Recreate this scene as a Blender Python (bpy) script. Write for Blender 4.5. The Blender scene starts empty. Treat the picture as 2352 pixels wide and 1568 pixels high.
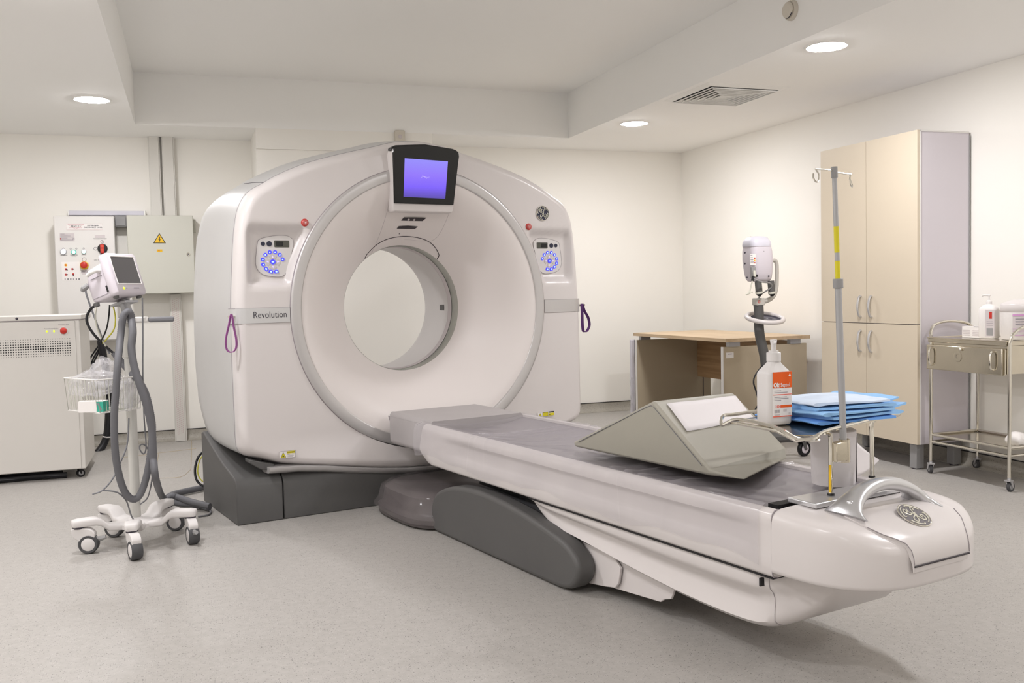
import bpy, math, random
import numpy as np
from mathutils import Matrix, Vector
random.seed(4)
PI = math.pi

# ------------------------------------------------------------------ camera, world, exposure
IW, IH = 2352, 1568
CF, CYAW, CPITCH, CROLL, GROT = 2177.6, 0.32729, 0.05276, 0.02278, 0.21299
CAMP = np.array([0.0, 0.0, 1.12])
_cy, _sy, _cp, _sp, _cr, _sr = math.cos(CYAW), math.sin(CYAW), math.cos(CPITCH), math.sin(CPITCH), math.cos(CROLL), math.sin(CROLL)
_fw = np.array([_sy*_cp, _cy*_cp, -_sp]); _rt = np.array([_cy, -_sy, 0.0]); _dn = np.cross(_fw, _rt)
_r2 = _cr*_rt + _sr*_dn; _d2 = -_sr*_rt + _cr*_dn
scene = bpy.context.scene
COL = scene.collection
cam = bpy.data.objects.new('camera', bpy.data.cameras.new('camera'))
COL.objects.link(cam)
cam.data.sensor_width = 36.0
cam.data.lens = CF/IW*36.0
cam.data.clip_start = 0.05
_M = Matrix(((_r2[0], -_d2[0], -_fw[0], CAMP[0]), (_r2[1], -_d2[1], -_fw[1], CAMP[1]), (_r2[2], -_d2[2], -_fw[2], CAMP[2]), (0, 0, 0, 1)))
cam.matrix_world = _M
scene.camera = cam
world = bpy.data.worlds.new('world'); scene.world = world
world.use_nodes = True
world.node_tree.nodes['Background'].inputs[0].default_value = (0.9, 0.93, 1.0, 1)
world.node_tree.nodes['Background'].inputs[1].default_value = 0.02
LAMP_POWER = 285.0
scene.view_settings.view_transform = 'Standard'
scene.view_settings.look = 'None'
scene.view_settings.gamma = 1.0
scene.view_settings.use_curve_mapping = False
scene.view_settings.exposure = 0.0

# pixel of the photograph -> point on a known plane of the room
def ray(x, y):
    a = (x-IW/2)/CF; b = (y-IH/2)/CF
    return a*_r2 + b*_d2 + _fw
def onp(x, y, P, n):
    d = ray(x, y); n = np.array(n, float)
    t = float((np.array(P)-CAMP) @ n / (d @ n)); return CAMP + t*d
def ony(x, y, Y): return onp(x, y, (0, Y, 0), (0, 1, 0))
def onx(x, y, X): return onp(x, y, (X, 0, 0), (1, 0, 0))
def onz(x, y, Z): return onp(x, y, (0, 0, Z), (0, 0, 1))
# scanner frame: u along the scanner front, v into the scanner, z up
GO = np.array([0.183, 4.800, 0.0])
GA = np.array([math.cos(GROT), math.sin(GROT), 0]); GB = np.array([-math.sin(GROT), math.cos(GROT), 0])
def loc(P): d = P-GO; return (float(d@GA), float(d@GB), float(P[2]))
def gv(x, y, v): return loc(onp(x, y, GO+v*GB, GB))
def gu(x, y, u): return loc(onp(x, y, GO+u*GA, GA))
def gz(x, y, z): return loc(onz(x, y, z))
def gw(u, v, z): return GO + u*GA + v*GB + np.array([0, 0, z])

# ------------------------------------------------------------------ mesh helpers
class MB:
    def __init__(s): s.v = []; s.f = []
    def add(s, vs, fs):
        o = len(s.v); s.v += [tuple(map(float, p)) for p in vs]; s.f += [tuple(i+o for i in f) for f in fs]; return s
    def box(s, x0, x1, y0, y1, z0, z1):
        return s.add([(x0,y0,z0),(x1,y0,z0),(x1,y1,z0),(x0,y1,z0),(x0,y0,z1),(x1,y0,z1),(x1,y1,z1),(x0,y1,z1)],
                     [(0,3,2,1),(4,5,6,7),(0,1,5,4),(1,2,6,5),(2,3,7,6),(3,0,4,7)])
    def loft(s, rings, closed=True, cap0=True, cap1=True, ringclosed=True):
        n = len(rings[0]); o = []
        fs = []
        vs = [p for r in rings for p in r]
        m = len(rings)
        for i in range(m-1 if not (closed == 'loop') else m):
            j = (i+1) % m
            for k in range(n if ringclosed else n-1):
                l = (k+1) % n
                fs.append((i*n+k, i*n+l, j*n+l, j*n+k))
        if closed != 'loop':
            if cap0: fs.append(tuple(range(n-1, -1, -1)))
            if cap1: fs.append(tuple((m-1)*n+k for k in range(n)))
        return s.add(vs, fs)
    def tube(s, pts, r, n=8, loop=False, caps=True):
        P = [Vector(p) for p in pts]; m = len(P)
        R = r if isinstance(r, (list, tuple)) else [r]*m
        T = []
        for i in range(m):
            if loop: t = P[(i+1) % m]-P[i-1]
            else: t = P[min(i+1, m-1)]-P[max(i-1, 0)]
            if t.length < 1e-9: t = Vector((0, 0, 1))
            T.append(t.normalized())
        a = Vector((0, 0, 1)) if abs(T[0].z) < .9 else Vector((1, 0, 0))
        nrm = (a-T[0]*a.dot(T[0])).normalized()
        rings = []
        for i in range(m):
            nrm = nrm-T[i]*nrm.dot(T[i])
            nrm = nrm.normalized() if nrm.length > 1e-6 else T[i].orthogonal().normalized()
            b = T[i].cross(nrm)
            rings.append([P[i]+nrm*(R[i]*math.cos(2*PI*k/n))+b*(R[i]*math.sin(2*PI*k/n)) for k in range(n)])
        return s.loft(rings, closed='loop' if loop else True, cap0=caps, cap1=caps)
    def cyl(s, p0, p1, r0, r1=None, n=20): return s.tube([p0, p1], [r0, r0 if r1 is None else r1], n)
    def lathe(s, prof, n=32, c=(0,0,0), axis='z', a0=0, a1=2*PI, sx=1, sy=1):
        full = abs(a1-a0-2*PI) < 1e-6; rings = []
        cnt = n if full else n+1
        for k in range(cnt):
            a = a0+(a1-a0)*k/n; ca, sa = math.cos(a), math.sin(a); ring = []
            for (r, h) in prof:
                x, y = r*ca*sx, r*sa*sy
                p = (x, y, h) if axis == 'z' else ((x, h, y) if axis == 'y' else (h, x, y))
                ring.append((c[0]+p[0], c[1]+p[1], c[2]+p[2]))
            rings.append(ring)
        return s.loft(rings, closed='loop' if full else True, cap0=False, cap1=False, ringclosed=False)
    def prism(s, poly, lo, hi, axis='y'):
        f = {'y': lambda a, b, h: (a, h, b), 'x': lambda a, b, h: (h, a, b), 'z': lambda a, b, h: (a, b, h)}[axis]
        return s.loft([[f(a, b, lo) for a, b in poly], [f(a, b, hi) for a, b in poly]])
    def sphere(s, c, r, n=16, m=10, sc=(1,1,1)):
        vs = [(c[0], c[1], c[2]-r*sc[2])]; fs = []
        for i in range(1, m):
            t = -PI/2+PI*i/m
            for k in range(n):
                a = 2*PI*k/n; vs.append((c[0]+r*sc[0]*math.cos(t)*math.cos(a), c[1]+r*sc[1]*math.cos(t)*math.sin(a), c[2]+r*sc[2]*math.sin(t)))
        vs.append((c[0], c[1], c[2]+r*sc[2])); last = len(vs)-1
        for k in range(n):
            l = (k+1) % n
            fs.append((0, 1+l, 1+k)); fs.append((last, 1+(m-2)*n+k, 1+(m-2)*n+l))
            for i in range(m-2): fs.append((1+i*n+k, 1+i*n+l, 1+(i+1)*n+l, 1+(i+1)*n+k))
        return s.add(vs, fs)
    def grid(s, fn, nu, nv, wrapu=False):
        vs = [fn(i/nu, j/nv) for i in range(nu if wrapu else nu+1) for j in range(nv+1)]
        fs = []; w = nv+1
        for i in range(nu):
            i2 = (i+1) % nu if wrapu else i+1
            for j in range(nv): fs.append((i*w+j, i2*w+j, i2*w+j+1, i*w+j+1))
        return s.add(vs, fs)
    def xf(s, m):
        s.v = [tuple(m @ Vector(p)) for p in s.v]; return s

def obj(name, mb, m, parent=None, smooth=35, bevel=0, seg=2, solid=0, subd=0, recalc=True):
    me = bpy.data.meshes.new(name)
    me.from_pydata(mb.v, [], mb.f); me.update()
    if recalc:
        import bmesh
        bm = bmesh.new(); bm.from_mesh(me); bmesh.ops.recalc_face_normals(bm, faces=bm.faces); bm.to_mesh(me); bm.free()
    if m is not None: me.materials.append(MAT[m] if isinstance(m, str) else m)
    if smooth:
        me.polygons.foreach_set('use_smooth', [True]*len(me.polygons))
        me.set_sharp_from_angle(angle=math.radians(smooth))
    o = bpy.data.objects.new(name, me); COL.objects.link(o)
    if parent is not None: o.parent = parent
    if solid:
        sm = o.modifiers.new('thick', 'SOLIDIFY'); sm.thickness = solid; sm.offset = 0
    if bevel:
        b = o.modifiers.new('bevel', 'BEVEL'); b.width = bevel; b.segments = seg; b.limit_method = 'ANGLE'; b.angle_limit = math.radians(40); b.harden_normals = False
    if subd:
        d = o.modifiers.new('sub', 'SUBSURF'); d.levels = subd; d.render_levels = subd
    return o
def tag(o, label, cat, group=None):
    o['label'] = label; o['category'] = cat
    if group: o['group'] = group
    return o
def struct(o, label=None):
    o['kind'] = 'structure'
    if label: o['label'] = label
    return o
def thing(name, label, cat, at=(0,0,0), rz=0, group=None):
    o = bpy.data.objects.new(name, None); COL.objects.link(o)
    o.location = at; o.rotation_euler = (0, 0, rz); o.empty_display_size = .1
    return tag(o, label, cat, group)
def copy_tree(o, parent=None):
    c = o.copy(); COL.objects.link(c)
    if parent is not None: c.parent = parent
    for ch in list(o.children): copy_tree(ch, c)
    return c
def text(name, s, size, m, parent, at, rot=(PI/2, 0, 0), ext=.0006, align='CENTER', sx=1, bold=0):
    cu = bpy.data.curves.new(name, 'FONT'); cu.body = s; cu.size = size; cu.extrude = ext; cu.align_x = align; cu.align_y = 'CENTER'; cu.offset = bold
    cu.resolution_u = 3
    t = bpy.data.objects.new(name+'_curve', cu); COL.objects.link(t)
    dg = bpy.context.evaluated_depsgraph_get(); dg.update()
    me = bpy.data.meshes.new_from_object(t.evaluated_get(dg))
    bpy.data.objects.remove(t); bpy.data.curves.remove(cu)
    me.name = name; me.materials.clear(); me.materials.append(MAT[m])
    o = bpy.data.objects.new(name, me); COL.objects.link(o)
    o.parent = parent; o.location = at; o.rotation_euler = rot; o.scale = (sx, 1, 1)
    return o
def spl(pts, n=8, loop=False):
    P = [np.array(p, float) for p in pts]; m = len(P); out = []
    for i in range(m if loop else m-1):
        p1, p2 = P[i], P[(i+1) % m]
        p0 = P[i-1] if (i > 0 or loop) else 2*p1-p2
        p3 = P[(i+2) % m] if (i+2 < m or loop) else 2*p2-p1
        for k in range(n):
            t = k/n
            out.append(tuple(.5*((2*p1)+(-p0+p2)*t+(2*p0-5*p1+4*p2-p3)*t*t+(-p0+3*p1-3*p2+p3)*t**3)))
    if not loop: out.append(tuple(P[-1]))
    return out
def rrect(x0, x1, y0, y1, r, n=5):
    out = []
    for cx, cy, a in ((x1-r, y1-r, 0), (x0+r, y1-r, PI/2), (x0+r, y0+r, PI), (x1-r, y0+r, 1.5*PI)):
        for k in range(n+1):
            t = a+PI/2*k/n; out.append((cx+r*math.cos(t), cy+r*math.sin(t)))
    return out
def circ(cx, cy, r, n=20, a0=0): return [(cx+r*math.cos(a0+2*PI*k/n), cy+r*math.sin(a0+2*PI*k/n)) for k in range(n)]
def sst(a, b, x):
    t = min(1, max(0, (x-a)/(b-a))); return t*t*(3-2*t)

# ------------------------------------------------------------------ materials
MAT = {}
def lin(c): return tuple(((x/255)/12.92 if x/255 <= .04045 else ((x/255+.055)/1.055)**2.4) for x in c)
def mat(name, rgb, rough=.5, metal=0.0, var=.03, vs=6.0, bump=0, bs=200, emit=None, es=0, coat=0, alpha=None, spec=.5, trans=0, ior=1.45):
    m = bpy.data.materials.new(name); m.use_nodes = True; nt = m.node_tree; b = nt.nodes['Principled BSDF']
    L = lin(rgb)
    tc = nt.nodes.new('ShaderNodeTexCoord')
    nz = nt.nodes.new('ShaderNodeTexNoise'); nz.inputs['Scale'].default_value = vs; nz.inputs['Detail'].default_value = 3
    nt.links.new(tc.outputs['Object'], nz.inputs['Vector'])
    rp = nt.nodes.new('ShaderNodeValToRGB')
    rp.color_ramp.elements[0].position = .3; rp.color_ramp.elements[1].position = .7
    rp.color_ramp.elements[0].color = (*[max(0, x*(1-var)) for x in L], 1); rp.color_ramp.elements[1].color = (*[min(1, x*(1+var)) for x in L], 1)
    nt.links.new(nz.outputs['Fac'], rp.inputs['Fac']); nt.links.new(rp.outputs['Color'], b.inputs['Base Color'])
    b.inputs['Roughness'].default_value = rough; b.inputs['Metallic'].default_value = metal
    b.inputs['Specular IOR Level'].default_value = spec; b.inputs['Coat Weight'].default_value = coat; b.inputs['Coat Roughness'].default_value = .15
    b.inputs['Transmission Weight'].default_value = trans; b.inputs['IOR'].default_value = ior
    if alpha is not None: b.inputs['Alpha'].default_value = alpha
    if bump:
        n2 = nt.nodes.new('ShaderNodeTexNoise'); n2.inputs['Scale'].default_value = bs; nt.links.new(tc.outputs['Object'], n2.inputs['Vector'])
        bp = nt.nodes.new('ShaderNodeBump'); bp.inputs['Strength'].default_value = bump; bp.inputs['Distance'].default_value = .002
        nt.links.new(n2.outputs['Fac'], bp.inputs['Height']); nt.links.new(bp.outputs['Normal'], b.inputs['Normal'])
    if emit:
        b.inputs['Emission Color'].default_value = (*lin(emit), 1); b.inputs['Emission Strength'].default_value = es
    MAT[name] = m; return m

mat('wall_paint', (249, 246, 239), .75, var=.012, vs=1.2, bump=.08, bs=90)
mat('ceiling_paint', (252, 251, 248), .85, var=.012, vs=1.0, bump=.05, bs=90)
mat('white_plastic', (217, 211, 209), .32, var=.01, vs=2, coat=.12)
mat('white_plastic_matt', (218, 214, 212), .5, var=.015, vs=4)
mat('dish_white', (230, 223, 220), .42, var=.01, vs=2)
mat('silver_paint', (203, 202, 201), .36, .22, var=.015, vs=3)
mat('ring_silver', (196, 193, 192), .32, .4, var=.015, vs=5)
mat('bright_silver', (205, 205, 207), .28, .75, var=.02, vs=5)
mat('dark_grey', (88, 87, 86), .5, var=.05, vs=3, bump=.15, bs=600)
mat('black_plastic', (22, 22, 24), .35, var=.05)
mat('black_gloss', (12, 12, 14), .22, var=.02)
mat('groove', (58, 52, 56), .6)
mat('seam_grey', (150, 142, 145), .6)
mat('chrome', (222, 218, 208), .12, 1.0, var=.02, vs=12)
mat('steel', (208, 200, 184), .16, 1.0, var=.05, vs=8, bump=.04, bs=60)
mat('grey_metal', (172, 172, 174), .4, .5, var=.02)
mat('grey_plastic', (150, 149, 149), .45, var=.03)
mat('hose_grey', (104, 104, 108), .55, var=.04)
mat('mid_grey', (120, 120, 124), .5, var=.04)
mat('rubber', (74, 74, 76), .6, var=.05)
mat('black_cable', (20, 20, 24), .45, var=.05)
mat('white_cable', (205, 203, 190), .5)
mat('yellow_cable', (196, 190, 70), .5)
mat('lamp', (255, 255, 255), .5, emit=(250, 248, 250), es=LAMP_POWER)
mat('lamp_trim', (245, 244, 240), .5)
mat('led_blue', (70, 70, 230), .4, emit=(62, 58, 240), es=.55)
mat('led_pale', (200, 225, 255), .4, emit=(130, 175, 255), es=1.0)
mat('led_lilac', (210, 200, 240), .4, emit=(190, 180, 255), es=.5)
mat('led_green', (190, 255, 225), .4, emit=(120, 255, 205), es=6)
mat('led_white', (240, 244, 255), .4, emit=(215, 225, 255), es=9)
mat('led_lime', (220, 240, 60), .4, emit=(205, 235, 40), es=.9)
mat('red_button', (196, 50, 40), .4, var=.05)
mat('red_soft', (196, 88, 84), .4, var=.05)
mat('red_line', (190, 120, 130), .5)
mat('yellow', (236, 190, 40), .45, var=.04)
mat('yellow_sticker', (218, 205, 40), .45, var=.03)
mat('ink', (60, 56, 66), .6)
mat('ink_light', (150, 144, 150), .6)
mat('ink_black', (28, 26, 28), .6)
mat('lcd_off', (86, 84, 84), .35, var=.02)
mat('lcd_small', (78, 78, 70), .35)
mat('navy', (32, 34, 58), .25, var=.05)
mat('badge_grey', (112, 108, 112), .35, .3)
mat('badge_cream', (226, 222, 206), .35, .25)
mat('purple', (152, 84, 148), .5, var=.06)
mat('dark_purple', (84, 42, 104), .5, var=.06)
mat('vinyl_wedge', (166, 162, 150), .5, var=.02, vs=3, bump=.08, bs=300)
mat('paper', (232, 227, 228), .7, var=.015)
mat('door_beige', (216, 203, 182), .45, var=.012, vs=2)
mat('cab_white', (214, 208, 214), .45, var=.012, vs=2)
mat('edge_beige', (196, 178, 156), .5)
mat('desk_panel', (186, 172, 148), .5, var=.02, vs=3)
mat('lacquer_white', (226, 223, 219), .4, var=.01, vs=2)
mat('ups_white', (218, 214, 208), .45, var=.01, vs=2)
mat('box_grey', (204, 203, 192), .45, var=.012, vs=2)
mat('trunk_white', (222, 219, 212), .5, var=.012)
mat('lavender_white', (214, 212, 222), .45)
mat('injector_white', (214, 207, 214), .4, var=.01)
mat('injector_grey', (192, 188, 180), .45)
mat('bottle_plastic', (232, 228, 226), .4, var=.01, trans=.12)
mat('orange', (232, 92, 10), .5)
mat('orange_red', (232, 96, 72), .5)
mat('mask_blue', (150, 196, 240), .8, var=.06, vs=20)
mat('mask_pale', (214, 228, 246), .8, var=.04, vs=20)
mat('mask_deep', (112, 166, 236), .8, var=.06, vs=20)
mat('pad_grey', (148, 142, 146), .55, var=.02, vs=4)
mat('lump_taupe', (80, 74, 74), .4, var=.06, vs=6)
mat('teal', (60, 176, 152), .5)
mat('pink_tape', (206, 150, 200), .5)
mat('label_white', (236, 232, 229), .6)
mat('label_grey', (206, 198, 198), .6)
mat('bracket_grey', (176, 171, 171), .4)
mat('pole_grey', (198, 196, 190), .4)
mat('detector', (214, 207, 194), .5)
mat('red_logo', (206, 140, 150), .5)

def film(name, rgb, opac, rough=.12, var=.3):
    m = bpy.data.materials.new(name); m.use_nodes = True; nt = m.node_tree; b = nt.nodes['Principled BSDF']; out = nt.nodes['Material Output']
    b.inputs['Base Color'].default_value = (*lin(rgb), 1); b.inputs['Roughness'].default_value = rough
    tr = nt.nodes.new('ShaderNodeBsdfTransparent'); mx = nt.nodes.new('ShaderNodeMixShader')
    tc = nt.nodes.new('ShaderNodeTexCoord'); nz = nt.nodes.new('ShaderNodeTexNoise'); nz.inputs['Scale'].default_value = 5; nz.inputs['Detail'].default_value = 5
    nt.links.new(tc.outputs['Object'], nz.inputs['Vector'])
    mr = nt.nodes.new('ShaderNodeMapRange'); mr.inputs[1].default_value = .3; mr.inputs[2].default_value = .7; mr.inputs[3].default_value = opac*(1-var); mr.inputs[4].default_value = opac*(1+var)
    nt.links.new(nz.outputs['Fac'], mr.inputs[0]); nt.links.new(mr.outputs[0], mx.inputs[0])
    nt.links.new(tr.outputs[0], mx.inputs[1]); nt.links.new(b.outputs[0], mx.inputs[2]); nt.links.new(mx.outputs[0], out.inputs['Surface'])
    MAT[name] = m
film('plastic_film', (204, 198, 203), .26, .10, .2)
film('wrap_film', (150, 142, 142), .25, .08, .3)
film('clear_bag', (226, 224, 226), .26, .08, .5)
film('clear_ring', (205, 208, 196), .5)

def floor_mat(name, base, dark, light, scale, amt):
    m = bpy.data.materials.new(name); m.use_nodes = True; nt = m.node_tree; b = nt.nodes['Principled BSDF']
    tc = nt.nodes.new('ShaderNodeTexCoord'); col = None
    nz = nt.nodes.new('ShaderNodeTexNoise'); nz.inputs['Scale'].default_value = 30; nz.inputs['Detail'].default_value = 6; nz.inputs['Roughness'].default_value = .8
    nt.links.new(tc.outputs['Object'], nz.inputs['Vector'])
    rp = nt.nodes.new('ShaderNodeValToRGB'); rp.color_ramp.elements[0].position = .3; rp.color_ramp.elements[1].position = .72
    rp.color_ramp.elements[0].color = (*lin(tuple(x-10 for x in base)), 1); rp.color_ramp.elements[1].color = (*lin(tuple(min(255, x+6) for x in base)), 1)
    nt.links.new(nz.outputs['Fac'], rp.inputs['Fac']); cur = rp.outputs['Color']
    for sc, thr, rad, c in ((scale, .74, .20, dark), (scale*1.6, .66, .28, tuple((d+b_)//2 for d, b_ in zip(dark, base))), (scale*1.5, .80, .26, tuple((d+b_)//2 for d, b_ in zip(light, base)))):
        vo = nt.nodes.new('ShaderNodeTexVoronoi'); vo.inputs['Scale'].default_value = sc; nt.links.new(tc.outputs['Object'], vo.inputs['Vector'])
        lt = nt.nodes.new('ShaderNodeMath'); lt.operation = 'LESS_THAN'; lt.inputs[1].default_value = rad; nt.links.new(vo.outputs['Distance'], lt.inputs[0])
        sp = nt.nodes.new('ShaderNodeSeparateColor'); nt.links.new(vo.outputs['Color'], sp.inputs[0])
        gt = nt.nodes.new('ShaderNodeMath'); gt.operation = 'GREATER_THAN'; gt.inputs[1].default_value = thr; nt.links.new(sp.outputs[0], gt.inputs[0])
        mu = nt.nodes.new('ShaderNodeMath'); mu.operation = 'MULTIPLY'; nt.links.new(lt.outputs[0], mu.inputs[0]); nt.links.new(gt.outputs[0], mu.inputs[1])
        m2 = nt.nodes.new('ShaderNodeMath'); m2.operation = 'MULTIPLY'; m2.inputs[1].default_value = amt; nt.links.new(mu.outputs[0], m2.inputs[0])
        mx = nt.nodes.new('ShaderNodeMix'); mx.data_type = 'RGBA'; nt.links.new(m2.outputs[0], mx.inputs[0]); nt.links.new(cur, mx.inputs[6]); mx.inputs[7].default_value = (*lin(c), 1)
        cur = mx.outputs[2]
    nt.links.new(cur, b.inputs['Base Color']); b.inputs['Roughness'].default_value = .42; b.inputs['Specular IOR Level'].default_value = .35
    MAT[name] = m
floor_mat('floor_vinyl', (175, 171, 166), (92, 88, 86), (212, 210, 206), 100, .8)
floor_mat('cove_vinyl', (170, 165, 155), (78, 74, 72), (200, 196, 188), 100, .85)

def wood_mat(name, c0, c1, sc):
    m = bpy.data.materials.new(name); m.use_nodes = True; nt = m.node_tree; b = nt.nodes['Principled BSDF']
    tc = nt.nodes.new('ShaderNodeTexCoord'); mp = nt.nodes.new('ShaderNodeMapping'); mp.inputs['Scale'].default_value = sc
    nz = nt.nodes.new('ShaderNodeTexNoise'); nz.inputs['Scale'].default_value = 2.2; nz.inputs['Detail'].default_value = 8; nz.inputs['Distortion'].default_value = .6
    nt.links.new(tc.outputs['Object'], mp.inputs[0]); nt.links.new(mp.outputs[0], nz.inputs['Vector'])
    rp = nt.nodes.new('ShaderNodeValToRGB'); rp.color_ramp.elements[0].position = .32; rp.color_ramp.elements[1].position = .7
    rp.color_ramp.elements[0].color = (*lin(c0), 1); rp.color_ramp.elements[1].color = (*lin(c1), 1)
    nt.links.new(nz.outputs['Fac'], rp.inputs['Fac']); nt.links.new(rp.outputs['Color'], b.inputs['Base Color']); b.inputs['Roughness'].default_value = .45
    MAT[name] = m
wood_mat('oak_top', (190, 164, 130), (214, 190, 158), (8, .5, 8))
wood_mat('oak_panel', (146, 114, 80), (184, 150, 112), (14, .7, 14))

def screen_mat():
    m = bpy.data.materials.new('screen_blue'); m.use_nodes = True; nt = m.node_tree; b = nt.nodes['Principled BSDF']
    tc = nt.nodes.new('ShaderNodeTexCoord'); sp = nt.nodes.new('ShaderNodeSeparateXYZ'); nt.links.new(tc.outputs['Generated'], sp.inputs[0])
    rp = nt.nodes.new('ShaderNodeValToRGB'); e = rp.color_ramp.elements
    e[0].position = 0; e[0].color = (*lin((84, 66, 172)), 1); e[1].position = 1; e[1].color = (*lin((150, 142, 255)), 1)
    k = e.new(.28); k.color = (*lin((124, 92, 255)), 1); k = e.new(.6); k.color = (*lin((146, 116, 255)), 1)
    nt.links.new(sp.outputs[2], rp.inputs['Fac']); nt.links.new(rp.outputs['Color'], b.inputs['Emission Color'])
    b.inputs['Base Color'].default_value = (.02, .02, .05, 1); b.inputs['Roughness'].default_value = .3; b.inputs['Emission Strength'].default_value = .92
    MAT['screen_blue'] = m
screen_mat()

# ------------------------------------------------------------------ the room
YB, ZC, ZR = 7.947, 2.376, 2.745
XL, YF = -3.3, -1.7
def xr(y): return 4.41+(YB-y)*.0155
RANG = math.atan(.0155)
fl = struct(obj('floor', MB().box(XL-.1, 4.7, YF-.1, YB+.1, -.1, 0), 'floor_vinyl', smooth=0), 'speckled pale grey vinyl floor')
struct(obj('wall_back', MB().box(XL-.1, 4.7, YB, YB+.15, 0, 2.9), 'wall_paint', smooth=0), 'cream painted back wall')
struct(obj('wall_left', MB().box(XL-.15, XL, YF, YB, 0, 2.9), 'wall_paint', smooth=0))
struct(obj('wall_front', MB().box(XL-.1, 4.7, YF-.15, YF, 0, 2.9), 'wall_paint', smooth=0))
struct(obj('wall_right', MB().prism([(xr(YF), YF), (xr(YB), YB), (xr(YB)+.15, YB), (xr(YF)+.15, YF)], 0, 2.9, 'z'), 'wall_paint', smooth=0), 'cream painted wall behind the cabinet')
RX0, RX1, RY0, RY1 = -.315, 3.03, .3, 7.35
c = MB()
c.box(XL, RX0, YF, YB, ZC, 2.9); c.box(RX1, 4.6, YF, YB, ZC, 2.9); c.box(RX0, RX1, RY1, YB, ZC, 2.9); c.box(RX0, RX1, YF, RY0, ZC, 2.9); c.box(RX0, RX1, RY0, RY1, ZR, 2.9)
struct(obj('ceiling', c, 'ceiling_paint', smooth=0), 'white ceiling with a raised central tray')
wp = MB().box(.52, 1.87, 7.375, YB, 0, 2.225); wp.box(.52, 1.87, 7.352, YB, 2.225, ZC)
struct(obj('wall_pier', wp, 'wall_paint', smooth=0), 'shallow pier projecting from the back wall behind the scanner')
def cove(h=.082, d=.055):
    pr = [(0, 0), (d, 0), (d, .003)]
    for k in range(1, 7):
        a = PI/2*k/6; pr.append((d-(d-.006)*math.sin(a), .003+(h*.75)*(1-math.cos(a))))
    pr += [(.006, h), (0, h)]
    return pr
pr = cove()
b = MB().loft([[(x, YB-a, z) for a, z in pr] for x in (XL, 4.41)])
bo = struct(obj('baseboard_back', b, 'cove_vinyl', smooth=50), 'coved vinyl skirting on the back wall')
obj('top_edge', MB().box(XL, 4.41, YB-.009, YB, .082, .087), 'ink_black', bo, 0)
b = MB().loft([[(xr(y)-a, y, z) for a, z in pr] for y in (YF, YB)])
bo = struct(obj('baseboard_right', b, 'cove_vinyl', smooth=50))
obj('top_edge', MB().loft([[(xr(y)-.009, y, .082), (xr(y), y, .082), (xr(y), y, .087), (xr(y)-.009, y, .087)] for y in (YF, YB)]), 'ink_black', bo, 0)
# cut-and-patched vinyl behind the monitor stand
for n, pts in enumerate([[(365, 1040), (357, 1080)], [(440, 1000), (440, 1040), (438, 1078)], [(270, 1052), (365, 1040), (450, 1030)], [(365, 1098), (415, 1095), (438, 1078)]]):
    obj('floor_seam', MB().tube(spl([tuple(onz(x, y, .0008)) for x, y in pts], 4), .0022, 4), 'desk_panel', fl)

# downlights
def downlight(x, y, label):
    t = thing('downlight', label, 'ceiling light', (x, y, ZC), 0, 'round recessed ceiling downlights')
    obj('lamp_trim', MB().lathe([(.095, 0), (.097, -.004), (.104, -.006), (.112, -.003), (.113, 0)], 40), 'lamp_trim', t)
    obj('lamp_lens', MB().lathe([(.0005, -.013), (.05, -.012), (.080, -.009), (.0955, -.0025)], 40), 'lamp', t)
for x, y, l in [(-.524, 6.505, 'round recessed downlight above the electrical panels'), (3.243, 4.27, 'round recessed downlight above the tall beige cabinet'),
                (3.262, 6.595, 'round recessed downlight above the corner desk')]:
    downlight(x, y, l)
for x, y, l in [(-.524, 4.2, 'round recessed downlight above the wheeled monitor stand'), (-.524, 1.9, 'round recessed downlight above the open floor facing the scanner'), (3.25, 1.95, 'round recessed downlight level with the rounded table end'),
                (3.25, -.4, 'round recessed downlight by the front wall, on the trolley side'), (-.524, -.4, 'round recessed downlight by the front wall, on the monitor side'), (-2.3, 4.2, 'fill downlight added by the left wall, level with the monitor stand'), (-2.3, 1.9, 'fill downlight added by the left wall, towards the front')]:  # the two left-wall lamps are added to brighten the left side
    downlight(x, y, l)

# air diffuser
t = thing('air_diffuser', 'square white ceiling air diffuser with nested louvres', 'air vent', (3.372, 5.49, ZC))
def sqring(m, h0, h1, z0, z1, th):
    # sloping square louvre ring
    for k in range(4):
        a = k*PI/2; ca, sa = math.cos(a), math.sin(a)
        P = [(-h0, -h0, z0), (h0, -h0, z0), (h1, -h1, z1), (-h1, -h1, z1)]
        Q = [(x, y, z+th) for x, y, z in P]
        R = lambda p: (p[0]*ca-p[1]*sa, p[0]*sa+p[1]*ca, p[2])
        m.add([R(p) for p in P+Q], [(0,1,2,3),(4,7,6,5),(0,4,5,1),(1,5,6,2),(2,6,7,3),(3,7,4,0)])
m = MB(); sqring(m, .298, .25, -.001, -.012, .003); obj('frame', m, 'lamp_trim', t, 0)
obj('duct_back', MB().box(-.25, .25, -.25, .25, -.001, -.0005), 'ink_black', t, 0)
for i in range(6):
    h = .238-i*.036
    m = MB(); sqring(m, h, h-.026, -.016-.001*i, -.003, .002); sqring(m, h+.002, h-.003, -.0215-.001*i, -.0215-.001*i, .006); obj('louvre', m, 'lamp_trim', t, 0)

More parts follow.
